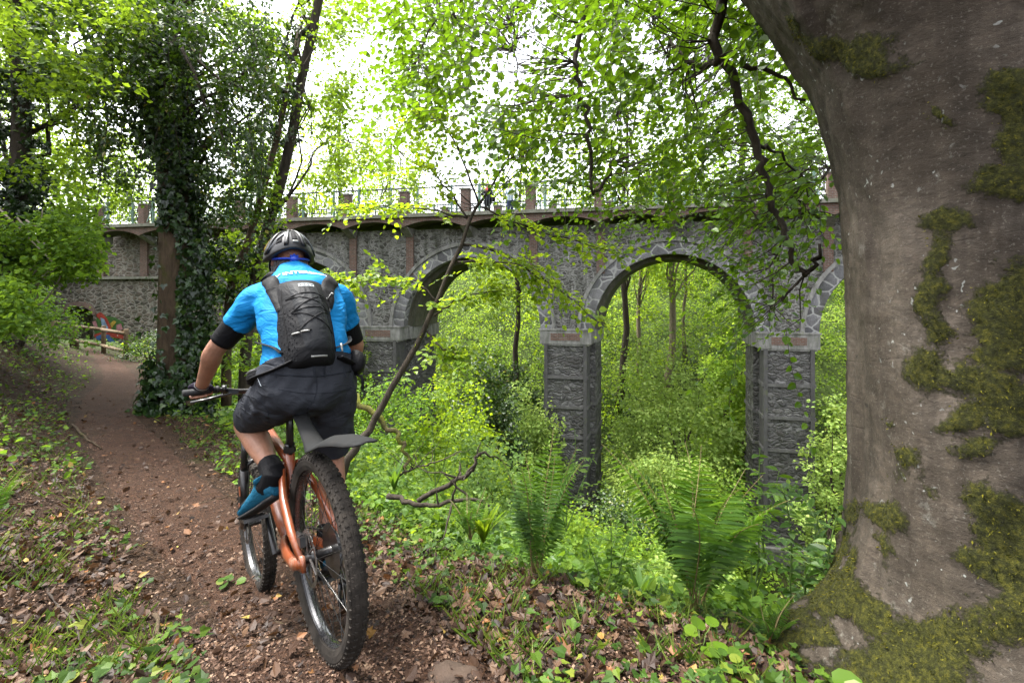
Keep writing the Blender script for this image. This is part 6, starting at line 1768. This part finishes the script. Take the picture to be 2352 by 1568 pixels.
# yoke and straps
def strap(name, pts, w_, th, m, par=pack, n=18):
    q = catmull(pts, n); mb = MB()
    tg_ = unit(np.gradient(q, axis=0)); V = []
    return build(name, mb.tube(q, w_, 10, True, 0, th/w_, UP), m, par, True)
for s, sh in ((1, SHL), (-1, SHR)):
    nb = spine(.84)[0]
    guide = catmull([bkpt(.44, PO+s*.092, .03), bkpt(.54, PO*.8+s*.118, .03), bkpt(.63, PO*.3+s*.148, .03), lerp(nb, sh, .80) - fw*.06 + np.array([0, 0, .075]), lerp(nb, sh, .80) + np.array([0, 0, .10]), lerp(nb, sh, .74) + fw*.10 + np.array([0, 0, .04]), lerp(nb, sh, .70) + fw*.16 - np.array([0, 0, .10])], 30)
    V = []; ns = 9; tg_ = unit(np.gradient(guide, axis=0))
    for p, g_ in zip(guide, tg_):
        hit = JBV.find_nearest(Vector(p.tolist())); nv_ = np.array(hit[1]); nv_ = nv_ if nv_ @ (p-np.array(hit[0])) >= 0 else -nv_
        sd_ = unit(np.cross(nv_, g_))
        for k in np.linspace(-1, 1, ns):
            h2 = JBV.find_nearest(Vector((np.array(hit[0]) + sd_*k*.036).tolist())); q2 = np.array(h2[0])
            V.append(q2 + nv_*(.004 + .009*(1-k**6)))
    st_ = build("shoulder_strap", MB().add(V, [(i_*ns+k, i_*ns+k+1, (i_+1)*ns+k+1, (i_+1)*ns+k) for i_ in range(len(guide)-1) for k in range(ns-1)]), M_PACK, pack, True)
    side_ = spine(.33); w3, d3 = wid(.33, .012)
    strap("compression_strap", [bkpt(.24, PO+s*.108, .02), bkpt(.28, s*.158, .012), side_[0] + lt*s*(w3+.010) - side_[2]*.03 + np.array([0, 0, .03])], .013, .003, M_PACKG if s < 0 else M_PACK)
    strap("hip_belt", [bkpt(.19, s*.095, .02), bkpt(.165, s*.150, .014), spine(.16)[0] + lt*s*.208 - spine(.16)[2]*.02, spine(.15)[0] + lt*s*.17 - spine(.15)[2]*.11], .026, .007, M_PACK)
    c = spine(.185)[0] + lt*s*(.205 if s < 0 else .185) + spine(.185)[2]*(.035 if s < 0 else -.06); ps = 1.0 if s < 0 else .72
    ex_ = unit(-spine(.16)[2] + lt*s*.35); ez_ = spine(.16)[1]; ey_ = np.cross(ez_, ex_)
    mb = MB(); sgn = 1 if ey_ @ (lt*s) > 0 else -1
    mb.loft([(c + (-ez_*.055 + ey_*sgn*.004)*ps, ex_*.050*ps, ey_*.018*ps, .6), (c + (-ez_*.040 + ey_*sgn*.010)*ps, ex_*.068*ps, ey_*.030*ps, .6), (c + ey_*sgn*.012*ps, ex_*.072*ps, ey_*.036*ps, .6), (c + (ez_*.035 + ey_*sgn*.008)*ps, ex_*.062*ps, ey_*.028*ps, .6), (c + ez_*.048*ps, ex_*.045*ps, ey_*.014*ps, .6)], 20)
    po = build("hip_pouch", mb, M_PACK, pack, True)
    build("pouch_zip", MB().tube([c + (ey_*sgn*.046 - ex_*.05 + ez_*.022)*ps, c + (ey_*sgn*.050 + ez_*.024)*ps, c + (ey_*sgn*.044 + ex_*.05 + ez_*.018)*ps], .0025, 6), M_GREYST, po)
tail = P(832, 880, 2.2)
strap("belt_tail", [spine(.15)[0] - lt*.215, P(818, 858, 2.2), P(832, 868, 2.18), P(833, 893, 2.18)], .008, .0025, M_PACK)

# ------------------------------------------------------------------ two onlookers on the viaduct
def onlooker(label, u, d, H, coat, trou, hair, skinm, pose, seed):
    x = (u-U0)/F*d; base = np.array([x, d, CZ + 4.12]); t = thing("person", label, "person", base)
    k = H/1.75; s_ = BX; f_ = -BY; Z = np.array([0, 0, 1.0])
    mb = MB()
    for s in (1, -1):
        mb.tube([base + s_*s*.10*k + Z*.05, base + s_*s*.10*k + Z*.48*k + f_*.02, base + s_*s*.09*k + Z*.90*k], [.05*k, .065*k, .09*k], 10)
        mb.loft([(base + s_*s*.10*k + Z*.03 - f_*.06, s_*.035, Z*.03), (base + s_*s*.10*k + Z*.04 + f_*.04, s_*.045, Z*.04), (base + s_*s*.10*k + Z*.025 + f_*.17, s_*.035, Z*.02)], 10)
    mb.loft([(base + Z*.84*k, s_*.16*k, f_*.11*k), (base + Z*1.05*k, s_*.15*k, f_*.10*k), (base + Z*1.25*k, s_*.18*k, f_*.11*k), (base + Z*1.40*k, s_*.19*k, f_*.10*k), (base + Z*1.47*k, s_*.07*k, f_*.06*k)], 16)
    mb.tube([base + Z*1.42*k, base + Z*1.55*k], .055*k, 10)
    hc = base + Z*1.635*k + f_*.03
    mb.loft([(hc - Z*.11*k + f_*.03, s_*.04, f_*.045), (hc - Z*.05*k, s_*.068, f_*.085), (hc + Z*.03*k, s_*.077, f_*.098), (hc + Z*.09*k, s_*.055, f_*.07), (hc + Z*.112*k, s_*.02, f_*.03)], 16)
    mb.ball(hc + f_*.10 - Z*.02, (.012, .02, .018))
    arms = []
    for s in (1, -1):
        sh = base + Z*1.38*k + s_*s*.20*k; el, ha = pose[0 if s > 0 else 1]
        el = sh + s_*s*el[0] + f_*el[1] + Z*el[2]; ha = el + s_*s*ha[0] + f_*ha[1] + Z*ha[2]
        arms.append((sh, el, ha))
        mb.tube([sh, el, ha], [.055*k, .042*k, .028*k], 10)
        dirn = unit(ha-el)
        for j in range(4): mb.tube([ha, ha + dirn*.05 + s_*(j-1.5)*.018, ha + dirn*.085 + s_*(j-1.5)*.020 - Z*.02], .010, 6)
        mb.tube([ha, ha + dirn*.03 - s_*s*.03, ha + dirn*.055 - s_*s*.04], .011, 6)
    b_ = build("body", mb, skinm, t); fuse(b_, .012, 2, .4)
    mb = MB().loft([(base + Z*.80*k, s_*.185*k, f_*.135*k), (base + Z*1.05*k, s_*.17*k, f_*.125*k), (base + Z*1.25*k, s_*.20*k, f_*.13*k), (base + Z*1.41*k, s_*.205*k, f_*.115*k), (base + Z*1.49*k, s_*.08*k, f_*.07*k)], 18)
    for sh, el, ha in arms: mb.tube([sh - Z*.01, el, ha - unit(ha-el)*.02], [.075*k, .058*k, .045*k], 12)
    c_ = build("jacket", mb, coat, t); fuse(c_, .014, 3, .5)
    mb = MB()
    for s in (1, -1): mb.tube([base + s_*s*.10*k + Z*.06, base + s_*s*.10*k + Z*.48*k + f_*.02, base + s_*s*.09*k + Z*.86*k], [.072*k, .080*k, .115*k], 12)
    tr_ = build("trousers", mb, trou, t); fuse(tr_, .014, 2, .5)
    mb = MB().loft([(hc - Z*.02 - f_*.03, s_*.080, f_*.075), (hc + Z*.06 - f_*.02, s_*.080, f_*.088), (hc + Z*.11 - f_*.01, s_*.055, f_*.06), (hc + Z*.128 - f_*.01, s_*.02, f_*.02)], 14)
    build("hair", mb, hair, t, True)
    return t, base, s_, f_, k
dk = cloth("dark_navy_jacket", (.018,.02,.03), .4, 6); lb = cloth("pale_blue_coat", (.38,.48,.55), .4, 6); dt = cloth("dark_trousers", (.015,.016,.02), .3, 7); jn = cloth("navy_jeans", (.02,.035,.08), .3, 7)
sk2 = skin_mat("fair_skin", (.45,.27,.20), .2)
up_ = ((.10, .08, -.26), (-.22, .14, .20)); rest = ((.08, .10, -.27), (-.10, .26, .04)); rest2 = ((.07, .12, -.26), (-.05, .27, .05))
t1, b1, s1, f1, k1 = onlooker("onlooker in a dark jacket and red scarf on the viaduct, with a black shoulder bag", 1120, 25.9, 1.74, dk, dt, simple("brown_hair", (.10,.06,.03), .7), sk2, (up_, up_), 1)
build("scarf", MB().tube([b1 + np.array([0, 0, 1.46]) + f1*.10 - s1*.07, b1 + np.array([0, 0, 1.42]) + f1*.14, b1 + np.array([0, 0, 1.15]) + f1*.15 + s1*.01], [.05, .055, .035], 10), simple("red_scarf", (.50,.05,.05), .8), t1, True)
onlooker("onlooker in a pale blue coat leaning on the viaduct railing", 1172, 25.7, 1.68, lb, jn, simple("white_hair", (.45,.43,.40), .7), sk2, (rest, rest2), 2)
bagc = b1 + np.array([0, 0, .86]) + s1*.30 + f1*.05
bag = thing("shoulder_bag", "small black handbag hanging at the side of the dark-jacketed onlooker", "bag", bagc)
mbx = MB().loft([(bagc - np.array([0, 0, .12]), s1*.13, f1*.06, .6), (bagc, s1*.15, f1*.07, .6), (bagc + np.array([0, 0, .12]), s1*.12, f1*.05, .6)], 16)
build("pouch", mbx, M_BLACKC, bag, True)
build("carry_strap", MB().tube(catmull([bagc + s1*.10 + np.array([0, 0, .11]), bagc + s1*.02 + np.array([0, 0, .30]), bagc - s1*.13 + np.array([0, 0, .56]), bagc - s1*.10 + np.array([0, 0, .57])], 10), .012, 6), M_BLACKC, bag, True)
